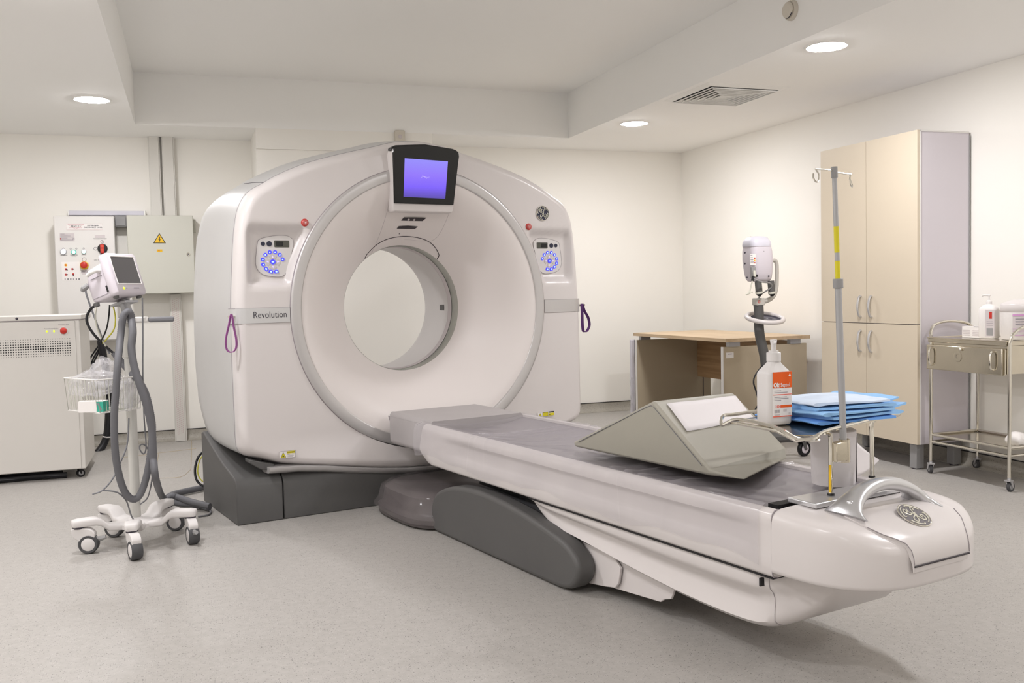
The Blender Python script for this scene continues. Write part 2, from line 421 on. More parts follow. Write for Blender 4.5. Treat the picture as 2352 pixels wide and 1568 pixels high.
# detectors
t = thing('smoke_detector', 'round cream smoke detector on the side of the ceiling recess', 'smoke detector', (RX1, 4.267, 2.545))
obj('detector_base', MB().lathe([(.0005, -.022), (.048, -.020), (.052, -.012), (.052, 0)], 32, axis='x'), 'detector', t)
obj('detector_head', MB().lathe([(.0005, -.042), (.034, -.040), (.041, -.033), (.042, -.027), (.038, -.021)], 32, axis='x'), 'detector', t)
obj('detector_slot', MB().lathe([(.0425, -.034), (.0432, -.031), (.0425, -.028)], 10, axis='x', a0=-2.6, a1=-1.2), 'ink', t)
p = ony(917, 312, 7.352)
t = thing('wall_sensor', 'small beige sensor box on the pier above the scanner', 'sensor', (p[0], 7.352, p[2]))
obj('sensor_body', MB().box(-.04, .04, -.035, 0, -.06, .04), 'detector', t, bevel=.008)
obj('sensor_lens', MB().sphere((0, -.034, -.01), .016, sc=(1, .5, 1)), 'label_grey', t)

# ------------------------------------------------------------------ CT gantry
UC, ZG = 1.062, 1.040
G = thing('ct_scanner_gantry', 'large white and silver CT scanner gantry with round bore and blue screen', 'ct scanner', tuple(GO), GROT)
right_out = [(0, 1.945), (.10, 1.938), (.172, 1.925), (.25, 1.903), (.388, 1.868), (.522, 1.831), (.655, 1.787), (.783, 1.729), (.862, 1.682), (.915, 1.652), (.952, 1.615), (.980, 1.562), (.996, 1.500), (1.010, 1.40),
             (1.022, 1.25), (1.032, 1.10), (1.036, .95), (1.037, .75), (1.036, .55), (1.035, .42), (1.030, .372), (1.012, .345), (.985, .330), (.93, .312), (.86, .288), (.75, .262), (.60, .240), (.45, .216), (.30, .194), (.15, .178), (0, .172)]
outl = right_out+[(-x, z) for x, z in right_out[-2:0:-1]]
NT = 288
def outline_r(theta, pts):
    # radius of closed outline from (0, ZG) at angle theta
    d = (math.cos(theta), math.sin(theta)); best = None
    n = len(pts)
    for i in range(n):
        x0, z0 = pts[i]; x1, z1 = pts[(i+1) % n]; z0 -= ZG; z1 -= ZG
        den = d[0]*(z1-z0)-d[1]*(x1-x0)
        if abs(den) < 1e-12: continue
        t = (x0*(z1-z0)-z0*(x1-x0))/den; s = (x0*d[1]-z0*d[0])/den
        if t > 0 and -1e-6 <= s <= 1+1e-6 and (best is None or t > best): best = t
    return best
so = [(x, z) for x, z in spl(outl, 5, True)]
THS = [2*PI*k/NT for k in range(NT)]
RB = [outline_r(t, so) for t in THS]
R_RING, R_DISH, R_BORE, V_BORE = .757, .700, .356, .315
def pocket(u, z):
    # scooped pocket around each control panel
    d = 0
    a = abs(u)
    # pocket box coordinates
    x = (a-.812)/.150; y = (z-1.322)/.155
    w = (1-sst(.76, 1.08, abs(x)))*(1-sst(.74, 1.02, abs(y)))
    return .040*w
def coverpt(k, t):
    th = THS[k % NT]; r = R_RING+.002+(RB[k % NT]-R_RING-.002)*t
    u = r*math.cos(th); z = ZG+r*math.sin(th)
    e = (RB[k % NT]-r)                       # distance from the outer edge
    er = .055
    v = 0.0
    if e < er: v = .085*(1-math.sqrt(max(0, 1-((er-e)/er)**2)))**1.0
    v += pocket(u, z)*sst(0, .05, e)*sst(.002, .035, r-R_RING)
    # slight outward crown of the lower lip
    if z < .42: v -= .03*sst(.42, .20, z)*sst(1.0, .5, abs(u))
    return (UC+u, v, z)
NR = 44
m = MB().grid(lambda a, b: coverpt(int(round(a*NT)), (b**.8)), NT, NR, wrapu=True)
front = obj('front_cover', m, 'white_plastic', G, 60)
# ring trim
obj('ring_trim', MB().lathe([(R_RING+.001, .012), (R_RING, -.006), (R_RING-.004, -.010), (R_RING-.012, -.0115), (.728, -.0105), (R_DISH+.008, -.0085), (R_DISH+.002, -.007), (R_DISH, -.003), (R_DISH-.001, .012)], 160, (UC, 0, ZG), 'y'), 'ring_silver', G, 60)
obj('ring_seam', MB().lathe([(R_RING-.0005, -.0045), (R_RING+.0035, -.0005), (R_RING+.004, .008), (R_RING-.001, .008)], 160, (UC, 0, ZG), 'y'), 'seam_grey', G, 60)
# dish leading into the bore
def dish_v(r): return -.002+V_BORE*(1-min(1, max(0, (r-R_BORE)/(R_DISH-R_BORE))))**1.75
prof = [(R_DISH, -.002)]+[(R_DISH-(R_DISH-R_BORE)*k/30, dish_v(R_DISH-(R_DISH-R_BORE)*k/30)) for k in range(1, 31)]
obj('bore_dish', MB().lathe(prof, 160, (UC, 0, ZG), 'y'), 'dish_white', G, 60)
obj('bore_lip', MB().lathe([(R_BORE, V_BORE-.004), (R_BORE-.004, V_BORE+.004), (R_BORE-.005, .378)], 120, (UC, 0, ZG), 'y'), 'clear_ring', G, 60)
obj('bore_lip_backing', MB().lathe([(R_BORE+.006, V_BORE+.002), (R_BORE+.004, .40)], 120, (UC, 0, ZG), 'y'), 'label_grey', G, 60)
obj('scan_window', MB().lathe([(R_BORE-.004, .378), (R_BORE-.0035, .384)], 120, (UC, 0, ZG), 'y'), 'ink_black', G, 60)
obj('scan_window_ring', MB().lathe([(R_BORE-.005, .384), (R_BORE-.005, .410), (R_BORE-.009, .414), (R_BORE-.009, .424), (R_BORE-.005, .428)], 120, (UC, 0, ZG), 'y'), 'label_grey', G, 60)
obj('bore_liner', MB().lathe([(R_BORE-.004, .428), (R_BORE-.004, .72), (R_BORE+.002, .76), (R_BORE+.03, .80), (R_BORE+.08, .86), (.60, .99)], 120, (UC, 0, ZG), 'y'), 'white_plastic_matt', G, 60)
p0 = gu(1015, 706, UC+.350); 
def bore_patch(v0, v1, z0, z1, rr):
    m = MB(); n = 6
    f = lambda a, b: (UC+math.sqrt(rr*rr-((z0+(z1-z0)*a)-ZG)**2), v0+(v1-v0)*b, z0+(z1-z0)*a)
    return m.grid(f, n, 2)
obj('laser_window', bore_patch(p0[1]-.028, p0[1]+.028, p0[2]-.017, p0[2]+.017, R_BORE-.0065), 'lcd_off', G)
# silver shell: loft of the outline from front seam to the rounded rear
VR_Z = [.17, .30, .335, .411, .49, .558, .74, .844, 1.158, 1.325, 1.453, 1.537, 1.60]
VR_V = [.36, .42, .60, .74, .83, .89, .93, .935, .935, .93, .92, .90, .88]
def v_rear(u, z):
    side = float(np.interp(z, VR_Z, VR_V))
    top = float(np.interp(abs(u), [0, .4, .7, .9, 1.0], [.86, .86, .87, .88, .88]))
    return top if z > 1.62 else (side*sst(1.40, 1.62, 1.62+1.40-z)+top*(1-sst(1.40, 1.62, 1.62+1.40-z)) if z > 1.40 and abs(u) < 1.0 else side)
rings = []
for (t_, s, dv_) in [(0, .992, -.015), (0, 1.0, 0), (.06, 1.006, 0), (.2, 1.016, 0), (.4, 1.026, 0), (.6, 1.026, 0), (.8, 1.016, 0), (.93, 1.004, 0), (1, .985, 0), (1, .955, .016), (1, .91, .028), (1, .84, .036)]:
    ring = []
    for k in range(NT):
        th = THS[k]; r = RB[k]
        z = r*math.sin(th); u = r*math.cos(th)
        vr = v_rear(u, ZG+z); v = .075+(vr-.075)*t_+dv_
        sx = 1+(s-1)*.35 if s > 1 else s
        uu = u*sx; zz = z*s if (z > 0 or s < 1) else z
        if z > 0 and s > 1: zz += .9*(s-1)*sst(.3, .9, z)*.8
        zz += ZG
        lo = .305+.02*sst(.2, .6, v)
        if zz < lo and t_ > 0: zz = lo+(zz-lo)*.12
        ring.append((UC+uu, v, zz))
    rings.append(ring)
rings.append([(UC+.60*math.cos(t), .99, ZG+.60*math.sin(t)) for t in THS])
obj('silver_shell', MB().loft(rings, cap0=False, cap1=False), 'silver_paint', G, 60)
# seam between top shell and side shell
k0 = min(range(NT), key=lambda k: abs(THS[k]-math.atan2(1.688-ZG, -.862)))
obj('shell_seam', MB().tube([(lambda q: (q[0]-.0, q[1], q[2]))(rings[i][k0]) for i in range(1, 5)], .0022, 5), 'groove', G)
k1 = NT-1-k0+NT//2
obj('shell_seam', MB().tube([(2*UC-rings[i][k0][0], rings[i][k0][1], rings[i][k0][2]) for i in range(1, 5)], .0022, 5), 'groove', G)
# dark gap behind the front cover
obj('cover_gap', MB().tube([(UC+RB[k]*.9975*math.cos(THS[k]), .079, ZG+RB[k]*.9975*math.sin(THS[k])) for k in range(NT)], .0045, 5, loop=True), 'seam_grey', G)
# silver lip along the bottom of the cover
lip = []
for k in range(49):
    x = -.90+1.80*k/48; th = math.atan2(.25-ZG, x)
    z = np.interp(abs(x), [0, .15, .30, .45, .60, .75, .86, .90], [.172, .178, .194, .216, .240, .258, .262, .264])
    lip.append([(UC+x, -.030, z+.008), (UC+x, -.031, z-.001), (UC+x, -.024, z-.012), (UC+x, -.006, z-.023), (UC+x, .10, z-.028), (UC+x, .10, z+.01)])
obj('bottom_lip', MB().loft(lip), 'ring_silver', G, 50)
for sg in (-1, 1):
    q = [(-.985, .318), (-.90, .292), (-.86, .282), (-.865, .25), (-.93, .262), (-.985, .30)]
    obj('lip_end', MB().prism([(UC-sg*a, z) for a, z in q], .015, .10), 'dark_grey', G, bevel=.004)
# side bands
for sg, nm in ((-1, 'name_band'), (1, 'side_band')):
    zt, zb = (1.066, .992)
    pts = []
    x0 = math.sqrt(R_RING**2-.02**2)+.004
    for (a, v) in [(x0, -.004), (x0+.10, -.004), (.975, -.004), (1.005, .004), (1.025, .022), (1.040, .055), (1.043, .082)]:
        pts.append((UC+sg*a, v))
    m = MB().loft([[(x, v, zb), (x, v, zt), (x, v+.008, zt), (x, v+.008, zb)] for x, v in pts])
    obj(nm, m, 'silver_paint' if sg < 0 else 'ring_silver', G, 50)
    for z in (zt, zb):
        obj('band_seam', MB().tube([(x, v+.002, z) for x, v in pts], .0016, 5), 'seam_grey', G)
text('lettering', 'Revolution', .0465, 'ink', G, (UC-.862, -.0046, 1.031), align='CENTER', sx=.84, bold=-.0003)['label'] = 'dark lettering reading Revolution'
# base
def base_prof(u):
    return [(0, .0), (0, .185), (.012, .21), (.04, .228), (.10, .242), (.25, .272), (.45, .325), (.66, .392), (.70, .38), (.70, 0)]
bp_ = base_prof(0)
for a, bb in ((.002, .234), (.239, 1.885), (1.89, 2.122)):
    obj('base_panel', MB().prism(bp_, a, bb, 'x'), 'dark_grey', G, 40, bevel=.006, seg=2)
obj('base_core', MB().box(.03, 2.09, .03, .69, .004, .20), 'black_plastic', G, 0)
obj('under_cover_shade', MB().box(.16, 1.96, .10, .60, .20, .40), 'black_plastic', G, 0)  # black block stands in for the shadow between base and cover
# display: black-faced housing leaning forward at the top
DC = UC-.011
def dv(z): return -.030-(z-1.60)*.17
fo = [(-.176, 1.598), (.176, 1.598), (.187, 1.76), (.195, 1.855), (.190, 1.878), (.168, 1.889), (0, 1.903), (-.168, 1.889), (-.190, 1.878), (-.195, 1.855), (-.187, 1.76)]
ho = [(-.180, 1.570), (-.172, 1.556), (.172, 1.556), (.180, 1.570), (.181, 1.60), (.191, 1.76), (.198, 1.85), (.190, 1.876), (.165, 1.887), (0, 1.900), (-.165, 1.887), (-.190, 1.876), (-.198, 1.85), (-.191, 1.76), (-.181, 1.60)]
obj('display_housing', MB().loft([[(DC+.008+x*1.02, .06, z) for x, z in ho], [(DC+x, dv(z)+.014, z) for x, z in ho], [(DC+x*.985, dv(z)+.006, z if z > 1.56 else z+.004) for x, z in ho]]), 'white_plastic', G, 40, bevel=.003)
obj('display_bezel', MB().loft([[(DC+x, dv(z)+.010, z) for x, z in fo], [(DC+x*.995, dv(z)-.004, z) for x, z in fo]]), 'black_gloss', G, 40, bevel=.003)
br_ = [(-.196, 1.862), (.196, 1.862), (.196, 1.884), (.170, 1.898), (0, 1.913), (-.170, 1.898), (-.196, 1.884)]
obj('display_brow', MB().loft([[(DC+.010+x*.975, .05, z+.006) for x, z in br_], [(DC+x, dv(1.88)+.020, z) for x, z in br_]]), 'black_plastic', G, 40, bevel=.008, seg=3)
sq = [(-.126, 1.632), (.121, 1.629), (.126, 1.826), (-.128, 1.829)]
obj('display_screen', MB().loft([[(DC+x, dv(z)-.003, z) for x, z in sq], [(DC+x, dv(z)-.0055, z) for x, z in sq]]), 'screen_blue', G, 0)['label'] = 'glowing blue-violet display screen'
for pts in ([(-.03, 1.735), (-.012, 1.741), (.006, 1.737), (.02, 1.739)], [(-.022, 1.746), (-.008, 1.738), (.004, 1.730)]):
    obj('screen_mark', MB().tube([(DC+x, dv(z)-.0062, z) for x, z in pts], .0008, 5), 'led_lilac', G)
# laser slots and the panel above the bore
def dish_pt(x, z, off=0):
    r = math.hypot(x, z-ZG); return (UC+x, dish_v(r)-off, z)
def dish_plate(pts, off, th):
    return MB().loft([[dish_pt(x, z, off) for x, z in pts], [dish_pt(x, z, off-th) for x, z in pts]])
obj('laser_slot', dish_plate([(-.075, 1.521), (.055, 1.521), (.068, 1.537), (-.066, 1.537)], .004, .02), 'groove', G, 0)
obj('laser_slot', dish_plate([(-.082, 1.480), (.030, 1.480), (.042, 1.492), (-.02, 1.496), (-.076, 1.492)], .004, .02), 'groove', G, 0)
for xx in (-.035, .0):
    obj('laser_lens', MB().sphere(dish_pt(xx, 1.529, .003), .008, 10, 6), 'label_grey', G)
obj('indicator', MB().sphere(dish_pt(-.05, 1.455, .001), .003, 8, 6), 'ink', G)
for sg in (-1, 1):
    pts = [dish_pt(sg*x, z, .0005) for x, z in spl([(.188, 1.60), (.186, 1.54), (.180, 1.46), (.165, 1.425), (.13, 1.418), (0, 1.428)] if sg > 0 else [(.188, 1.60), (.186, 1.52), (.184, 1.42), (.184, 1.35)], 6)]
    obj('panel_seam', MB().tube(pts, .0011, 5), 'label_grey', G)
arc = spl([(-.225, 1.322), (-.218, 1.348), (-.17, 1.398), (-.10, 1.430), (0, 1.443), (.10, 1.430), (.17, 1.398), (.222, 1.345), (.226, 1.318)], 8)
obj('bore_brow_seam', MB().tube([dish_pt(x, z, .0008) for x, z in arc], .0024, 5), 'groove', G)
# control panels
plate = [(-.8975, 1.3972), (-.8864, 1.407), (-.8679, 1.4147), (-.8059, 1.426), (-.7514, 1.4258), (-.7221, 1.4092), (-.7174, 1.3847), (-.7314, 1.3264), (-.7546, 1.2499), (-.7726, 1.2271), (-.8026, 1.219), (-.8671, 1.2281), (-.897, 1.2465), (-.9111, 1.2738), (-.9123, 1.3039), (-.9048, 1.3625)]
PV = .0365
for sg in (-1, 1):
    X = (lambda x: UC+x) if sg < 0 else (lambda x: UC-x)
    pl = spl(plate, 4, True)
    cp = obj('control_panel', MB().prism([(X(x), z) for x, z in pl], PV, PV+.02), 'white_plastic_matt', G, 30)
    obj('panel_outline', MB().tube([(X(x), PV, z) for x, z in pl], .0011, 5, loop=True), 'seam_grey', cp)
    obj('round_button', MB().prism(circ(X(-.8736), 1.3845, .0105), PV-.003, PV+.002), 'navy', cp)
    obj('round_button', MB().prism(circ(X(-.8421), 1.3847, .0133), PV-.003, PV+.002), 'navy', cp)
    lc = obj('readout', MB().prism([(X(x), z) for x, z in rrect(-.816, -.740, 1.367, 1.402, .004)], PV-.002, PV+.002), 'lcd_small', cp, bevel=.001)
    obj('readout_glass', MB().prism([(X(x), z) for x, z in rrect(-.8095, -.771, 1.3735, 1.396, .002)], PV-.0032, PV+.001), 'black_gloss', cp, 0)
    for i, (x, z) in enumerate([(-.8406, 1.3431), (-.8136, 1.3431), (-.7908, 1.3302), (-.7768, 1.3074), (-.8772, 1.3068), (-.8633, 1.3302), (-.8766, 1.2811)]):
        bt = obj('lit_button', MB().prism(circ(X(x), z, .0096, 16), PV-.003, PV+.002), 'led_blue', cp)
        gl = [(-.004, -.003), (.004, -.003), (.004, .0035), (-.004, .0035)] if i % 2 else [(-.0048, -.001), (0, -.0048), (.0048, .001), (0, .0048)]
        obj('lit_icon', MB().prism([(X(x)+a, z-.001+bb) for a, bb in gl], PV-.0036, PV), 'led_pale', cp, 0)
    for (x, z), rot in zip([(-.8621, 1.2591), (-.838, 1.246), (-.8109, 1.2458)], (-.6, -.2, .25)):
        rt = rot if sg < 0 else -rot
        q = [(-.011, -.007), (.009, -.009), (.011, .006), (.0, .010), (-.010, .007)]
        rr = lambda a, bb: (X(x)+a*math.cos(rt)-bb*math.sin(rt), z+a*math.sin(rt)+bb*math.cos(rt))
        obj('lit_button', MB().prism([rr(a, bb) for a, bb in q], PV-.003, PV+.002), 'led_blue', cp)
        obj('lit_icon', MB().prism([rr(a*.5, bb*.5) for a, bb in q], PV-.0036, PV), 'led_pale', cp, 0)
    cx, cz = X(-.8266), 1.2945
    obj('centre_button', MB().prism(circ(cx, cz, .0128), PV-.004, PV+.002), 'led_blue', cp)
    obj('lit_icon', MB().prism(rrect(cx-.0075, cx+.0065, cz-.0035, cz+.0025, .0025), PV-.0046, PV), 'led_pale', cp, 0)
    for kk in range(4):
        a = kk*PI/2; arcp = [(cx+.017*math.cos(a-.66+1.32*j/6), cz+.017*math.sin(a-.66+1.32*j/6)) for j in range(7)]
        arcp += [(cx+(.036 if j in (2, 3, 4) else .0335)*math.cos(a+.6-1.2*j/6), cz+(.036 if j in (2, 3, 4) else .0335)*math.sin(a+.6-1.2*j/6)) for j in range(7)]
        obj('arrow_pad', MB().prism(arcp, PV-.002, PV+.002), 'label_grey', cp)
        tx, tz = cx+.0255*math.cos(a), cz+.0245*math.sin(a)
        tri = [(tx+.0085*math.cos(a), tz+.0085*math.sin(a)), (tx+.006*math.cos(a+2.3), tz+.006*math.sin(a+2.3)), (tx+.006*math.cos(a-2.3), tz+.006*math.sin(a-2.3))]
        obj('lit_arrow', MB().prism(tri, PV-.0026, PV), 'led_lilac', cp, 0)
    # emergency stop
    ex = UC-.667 if sg < 0 else UC+.664
    ez = 1.490
    eb = obj('stop_button', MB().lathe([(.0005, -.012), (.012, -.0115), (.0155, -.008), (.017, .004)], 28, (ex, 0, ez), 'y'), 'red_soft', G)
    obj('stop_ring', MB().lathe([(.016, -.003), (.0195, -.002), (.020, .004)], 28, (ex, 0, ez), 'y'), 'red_button', eb)
    obj('stop_mark', MB().tube([(ex+.009*math.cos(a), -.0122, ez+.009*math.sin(a)) for a in (PI/2+PI, PI/2+PI+2*PI/3, PI/2+PI-2*PI/3)], .001, 4, loop=True), 'label_white', eb)
    obj('stop_mark', MB().tube([(ex, -.0124, ez+.003), (ex, -.0124, ez-.004)], .001, 4), 'label_white', eb)

def monogram(parent, S, m_disc, m_line, rim, sub=None):
    """round emblem with intertwined script letters; S maps (x, y, h) of the unit disc to the parent's space"""
    d = obj('emblem', MB().loft([[S(.97*math.cos(2*PI*k/40), .97*math.sin(2*PI*k/40), h) for k in range(40)] for h in (-.1, .06)]), m_disc, parent)
    def stroke(pts, r, h=.08, nm='emblem_line', loop=False):
        P = spl(pts, 6, loop)
        rs = r
        obj(nm, MB().tube([S(x, y, h) for x, y in P], rs, 5, loop=loop), m_line, d)
    u = math.dist(S(0, 0, 0), S(1, 0, 0))
    obj('emblem_rim', MB().tube([S(math.cos(2*PI*k/48), math.sin(2*PI*k/48), .04) for k in range(48)], .045*u, 6, loop=True), rim, d)
    for k in range(4):
        a = k*PI/2+.42
        arcp = [(.84*math.cos(a+1.12*j/6), .84*math.sin(a+1.12*j/6)) for j in range(7)]
        e = a+1.12
        arcp += [(.73*math.cos(e+.06), .73*math.sin(e+.06))]
        stroke(arcp, .036*u)
    # left letter: top loop, long stem and lower left loop
    stroke([(-.10, .16), (-.24, .06), (-.40, .10), (-.52, .28), (-.48, .50), (-.34, .58), (-.26, .46), (-.34, .32), (-.46, .24)], .036*u)
    stroke([(-.10, .56), (-.20, .36), (-.12, .18), (.06, .12), (.24, .18)], .034*u)
    stroke([(.30, .34), (.40, .50), (.32, .62), (.20, .50), (.08, .16), (.0, -.16), (-.14, -.46), (-.32, -.56), (-.44, -.42), (-.34, -.22), (-.10, -.08), (.12, .06)], .038*u)
    # right letter: spiral
    stroke([(.14, .06), (.10, -.20), (.20, -.46), (.40, -.54), (.54, -.38), (.52, -.16), (.38, -.10), (.30, -.22), (.36, -.34)], .038*u)
    return d
bx_, bz_ = UC+.760, 1.569
monogram(G, lambda x, y, h: (bx_+x*.042, -.003-.042*h, bz_+y*.042), 'navy', 'badge_cream', 'chrome')['label'] = 'round dark navy maker emblem with cream script letters'
# warning stickers
st = obj('warning_sticker', MB().prism([(.219, .312), (.299, .312), (.300, .347), (.219, .347)], -.0165, -.012), 'label_white', G, 0)
obj('sticker_border', MB().tube([(.219, -.0166, .312), (.299, -.0166, .312), (.300, -.0166, .347), (.219, -.0166, .347)], .0008, 4, loop=True), 'ink_light', st)
obj('warning_triangle', MB().prism([(.224, .316), (.250, .316), (.237, .342)], -.0175, -.012), 'yellow_sticker', st, 0)
obj('warning_triangle_edge', MB().tube([(.224, -.0176, .316), (.250, -.0176, .316), (.237, -.0176, .342)], .0011, 4, loop=True), 'ink', st)
obj('warning_mark', MB().prism(circ(.237, .3225, .004, 10), -.0184, -.012), 'ink', st, 0)
obj('warning_band', MB().prism([(.256, .334), (.297, .334), (.2975, .345), (.256, .345)], -.0175, -.012), 'yellow_sticker', st, 0)
text('warning_word', 'WARNING', .009, 'ink', st, (.2765, -.0178, .3395), ext=.0002)
for i in range(3): obj('print_line', MB().box(.258, .294-.004*i, -.0172, -.012, .328-.006*i, .3295-.006*i), 'ink_light', st, 0)
st = obj('laser_sticker', MB().prism([(1.757, .384), (1.870, .388), (1.870, .411), (1.757, .407)], -.012, -.006), 'label_white', G, 0)
obj('warning_triangle', MB().prism([(1.760, .386), (1.781, .387), (1.7705, .405)], -.0128, -.006), 'yellow_sticker', st, 0)
obj('warning_triangle_edge', MB().tube([(1.760, -.0129, .386), (1.781, -.0129, .387), (1.7705, -.0129, .405)], .0012, 4, loop=True), 'ink', st)
obj('warning_mark', MB().prism(circ(1.7705, .391, .003, 8), -.0134, -.006), 'ink', st, 0)
obj('yellow_label', MB().prism([(1.788, .386), (1.826, .387), (1.826, .409), (1.788, .408)], -.0128, -.006), 'yellow_sticker', st, 0)
obj('yellow_label_edge', MB().tube([(1.788, -.0129, .386), (1.826, -.0129, .387), (1.826, -.0129, .409), (1.788, -.0129, .408)], .0012, 4, loop=True), 'ink', st)
obj('yellow_label', MB().prism([(1.831, .387), (1.867, .388), (1.867, .403), (1.831, .402)], -.0128, -.006), 'yellow_sticker', st, 0)
obj('black_label', MB().prism([(1.831, .404), (1.867, .405), (1.867, .411), (1.831, .410)], -.0128, -.006), 'ink_black', st, 0)
obj('warning_mark', MB().prism(circ(1.837, .393, .003, 8), -.0134, -.006), 'ink', st, 0)
# strap hooks
for sg in (-1, 1):
    obj('strap_hook', MB().tube([(UC+sg*1.028, .03, 1.028), (UC+sg*1.062, .015, 1.028)], .006, 8), 'chrome', G)
# straps hanging from the hooks
def strap(name, label, m, pts, wd=(.75, .65), hw=.0068):
    # ribbon loop of strap
    P = spl(pts, 8, True); mb = MB()
    rings = []
    n = len(P)
    for i in range(n):
        p = Vector(P[i]); t = (Vector(P[(i+1) % n])-Vector(P[i-1])).normalized()
        w = Vector((wd[0], wd[1], .0)).normalized()*hw; nn = t.cross(w).normalized()*.0016
        rings.append([p-w-nn, p+w-nn, p+w+nn, p-w+nn])
    mb.loft(rings, closed='loop')
    o = obj(name, mb, m, None, 50)
    o.location = tuple(GO); o.rotation_euler = (0, 0, GROT)
    return tag(o, label, 'strap')
strap('wrist_strap', 'magenta strap loop hanging beside the dark scanner lettering', 'purple', [(.008, .0, 1.036), (-.004, .0, .985), (-.020, .0, .92), (-.018, .0, .872), (.004, .0, .855), (.026, .0, .872), (.030, .0, .915), (.020, .0, .98), (.014, .0, 1.03)])
strap('wrist_strap', 'dark purple strap loop on the scanner edge facing the desk', 'dark_purple', [(2.100, .012, 1.036), (2.118, .014, .995), (2.150, .02, .95), (2.160, .024, .905), (2.142, .024, .872), (2.115, .02, .868), (2.104, .016, .90), (2.100, .012, .98)], (.82, -.58), .0085)

# ------------------------------------------------------------------ patient table
def rebase(t, off):
    o = Vector(off)
    for ch in t.children: ch.location = ch.location-o
    t.location = t.location+Matrix.Rotation(t.rotation_euler.z, 3, 'Z') @ o
T = thing('patient_table', 'long white CT patient table with rounded end and silver handle', 'patient table', tuple(GO), GROT)
def sect(gr):
    h = [(-.200, .3005), (-.280, .3005), (-.293, .303), (-.2985, .312), (-.300, .345), (-.3005, .362), (-.300+.014*gr, .376), (-.300+.017*gr, .388), (-.300+.017*gr, .426), (-.300+.014*gr, .437), (-.301, .448), (-.302, .466), (-.298, .482), (-.288, .491), (-.276, .493), (-.264, .490), (-.262, .474), (-.250, .432)]
    return h+[(-x, z) for x, z in h[::-1]]
def endshift(z): return np.interp(z, [.300, .33, .366, .43, .49, .50], [-.115, -.035, 0, -.02, -.055, -.06])
vs = [-.478, -.52, -.60, -.72, -.80, -.86]+[-.95-.17*i for i in range(10)]+[-2.60, -2.66, -2.70, -2.778]
rings = []
for i, v in enumerate(vs):
    gr = sst(-.80, -.88, v)*sst(-2.70, -2.62, v)
    w = 1-sst(0, 1, (-.478-v)/.18)
    sc = 1-.03*(1 if i == 0 else 0)
    rings.append([(UC+x*sc, v+endshift(z)*max(w, 0), z) for x, z in sect(gr)])
obj('table_body', MB().loft(rings), 'white_plastic', T, 50)
# concave patient cradle
def cradz(x): return .480-.034*(1-(x/.262)**2)
m = MB(); rr = []
for v in (-.04, -.3, -.9, -1.5, -2.1, -2.735):
    top = [(UC-.262+.524*k/16, v, cradz(-.262+.524*k/16)) for k in range(17)]
    rr.append(top+[(UC+.25, v, .435), (UC-.25, v, .435)])
obj('cradle', m.loft(rr), 'pad_grey', T, 50)
# bracket that carries the cradle into the gantry
br = rrect(-.262, .262, .330, .508, .03)
m = MB().loft([[(UC+x, v, z if z < .47 else min(z, .475+.030*abs(x)/.262)) for x, z in br] for v in (-.06, -.08, -.55)])
obj('cradle_bracket', m, 'bracket_grey', T, 50)
# rounded end cap
def nose(d, n=44):
    a, b_ = .304-d, .312-d
    out = []
    for k in range(n+1):
        t = PI*k/n; c, s_ = math.cos(t), math.sin(t)
        out.append((-a*math.copysign(abs(c)**.68, c), -2.780-b_*abs(s_)**.68))
    return out
def topz(v): return float(np.interp(-2.78-v, [0, .14, .196, .235, .27, .32], [0, -.008, -.013, -.027, -.043, -.058]))
rings = []
for d, z, fo_ in [(.09, .322, 0), (.030, .317, 0), (.008, .3165, 0), (.002, .320, 0), (0, .330, 0), (0, .39, .12), (0, .44, .6), (.001, .462, .9), (.004, .475, 1), (.010, .484, 1), (.020, .4905, 1), (.038, .4945, 1), (.07, .4965, 1), (.12, .497, 1), (.18, .497, 1), (.25, .497, 1)]:
    rings.append([(UC+x, v, z+topz(v)*fo_) for x, v in nose(d)])
obj('end_cap', MB().loft(rings), 'white_plastic', T, 50)
obj('end_seam', MB().tube([(UC+x, -2.779, z) for x, z in sect(0)[1:16]], .0022, 5), 'seam_grey', T)
def capz(v): return .497+topz(v)
# flap with the emblem
fl_ = [(-2.925, .178, 0), (-2.965, .188, 0), (-3.005, .184, 0), (-3.040, .166, 0), (-3.064, .142, -.002), (-3.080, .126, -.008), (-3.091, .119, -.022), (-3.0965, .117, -.040), (-3.098, .116, -.058)]
rings = []
for v, hw, dz in fl_:
    z = capz(v)+dz
    ring = []
    for k in range(13):
        x = -hw+2*hw*k/12; e = 1-abs(x)/hw
        ring.append((UC+x, v, z+.006*min(1, e*8)+.002))
    ring += [(UC+hw, v+.004, z-.02), (UC-hw, v+.004, z-.02)]
    rings.append(ring)
fp = obj('end_flap', MB().loft(rings), 'white_plastic', T, 50)
for sg in (-1, 1):
    obj('flap_seam', MB().tube([(UC+sg*(hw+.001), v-.001, capz(v)+dz+.002) for v, hw, dz in fl_[2:]], .0012, 5), 'seam_grey', T)
obj('flap_gap', MB().tube([(UC-.116+.232*k/8, -3.099, capz(-3.098)-.060) for k in range(9)], .0028, 6), 'groove', T)
slope = math.radians(27)
ev = -3.012; ez_ = capz(ev)+.0105
def SB(x, y, h): return (UC+x*.046, ev+y*.046*math.cos(slope)-.046*h*math.sin(slope), ez_+y*.046*math.sin(slope)+.046*h*math.cos(slope))
monogram(T, SB, 'badge_grey', 'badge_cream', 'chrome')['label'] = 'round grey maker emblem with pale script letters'
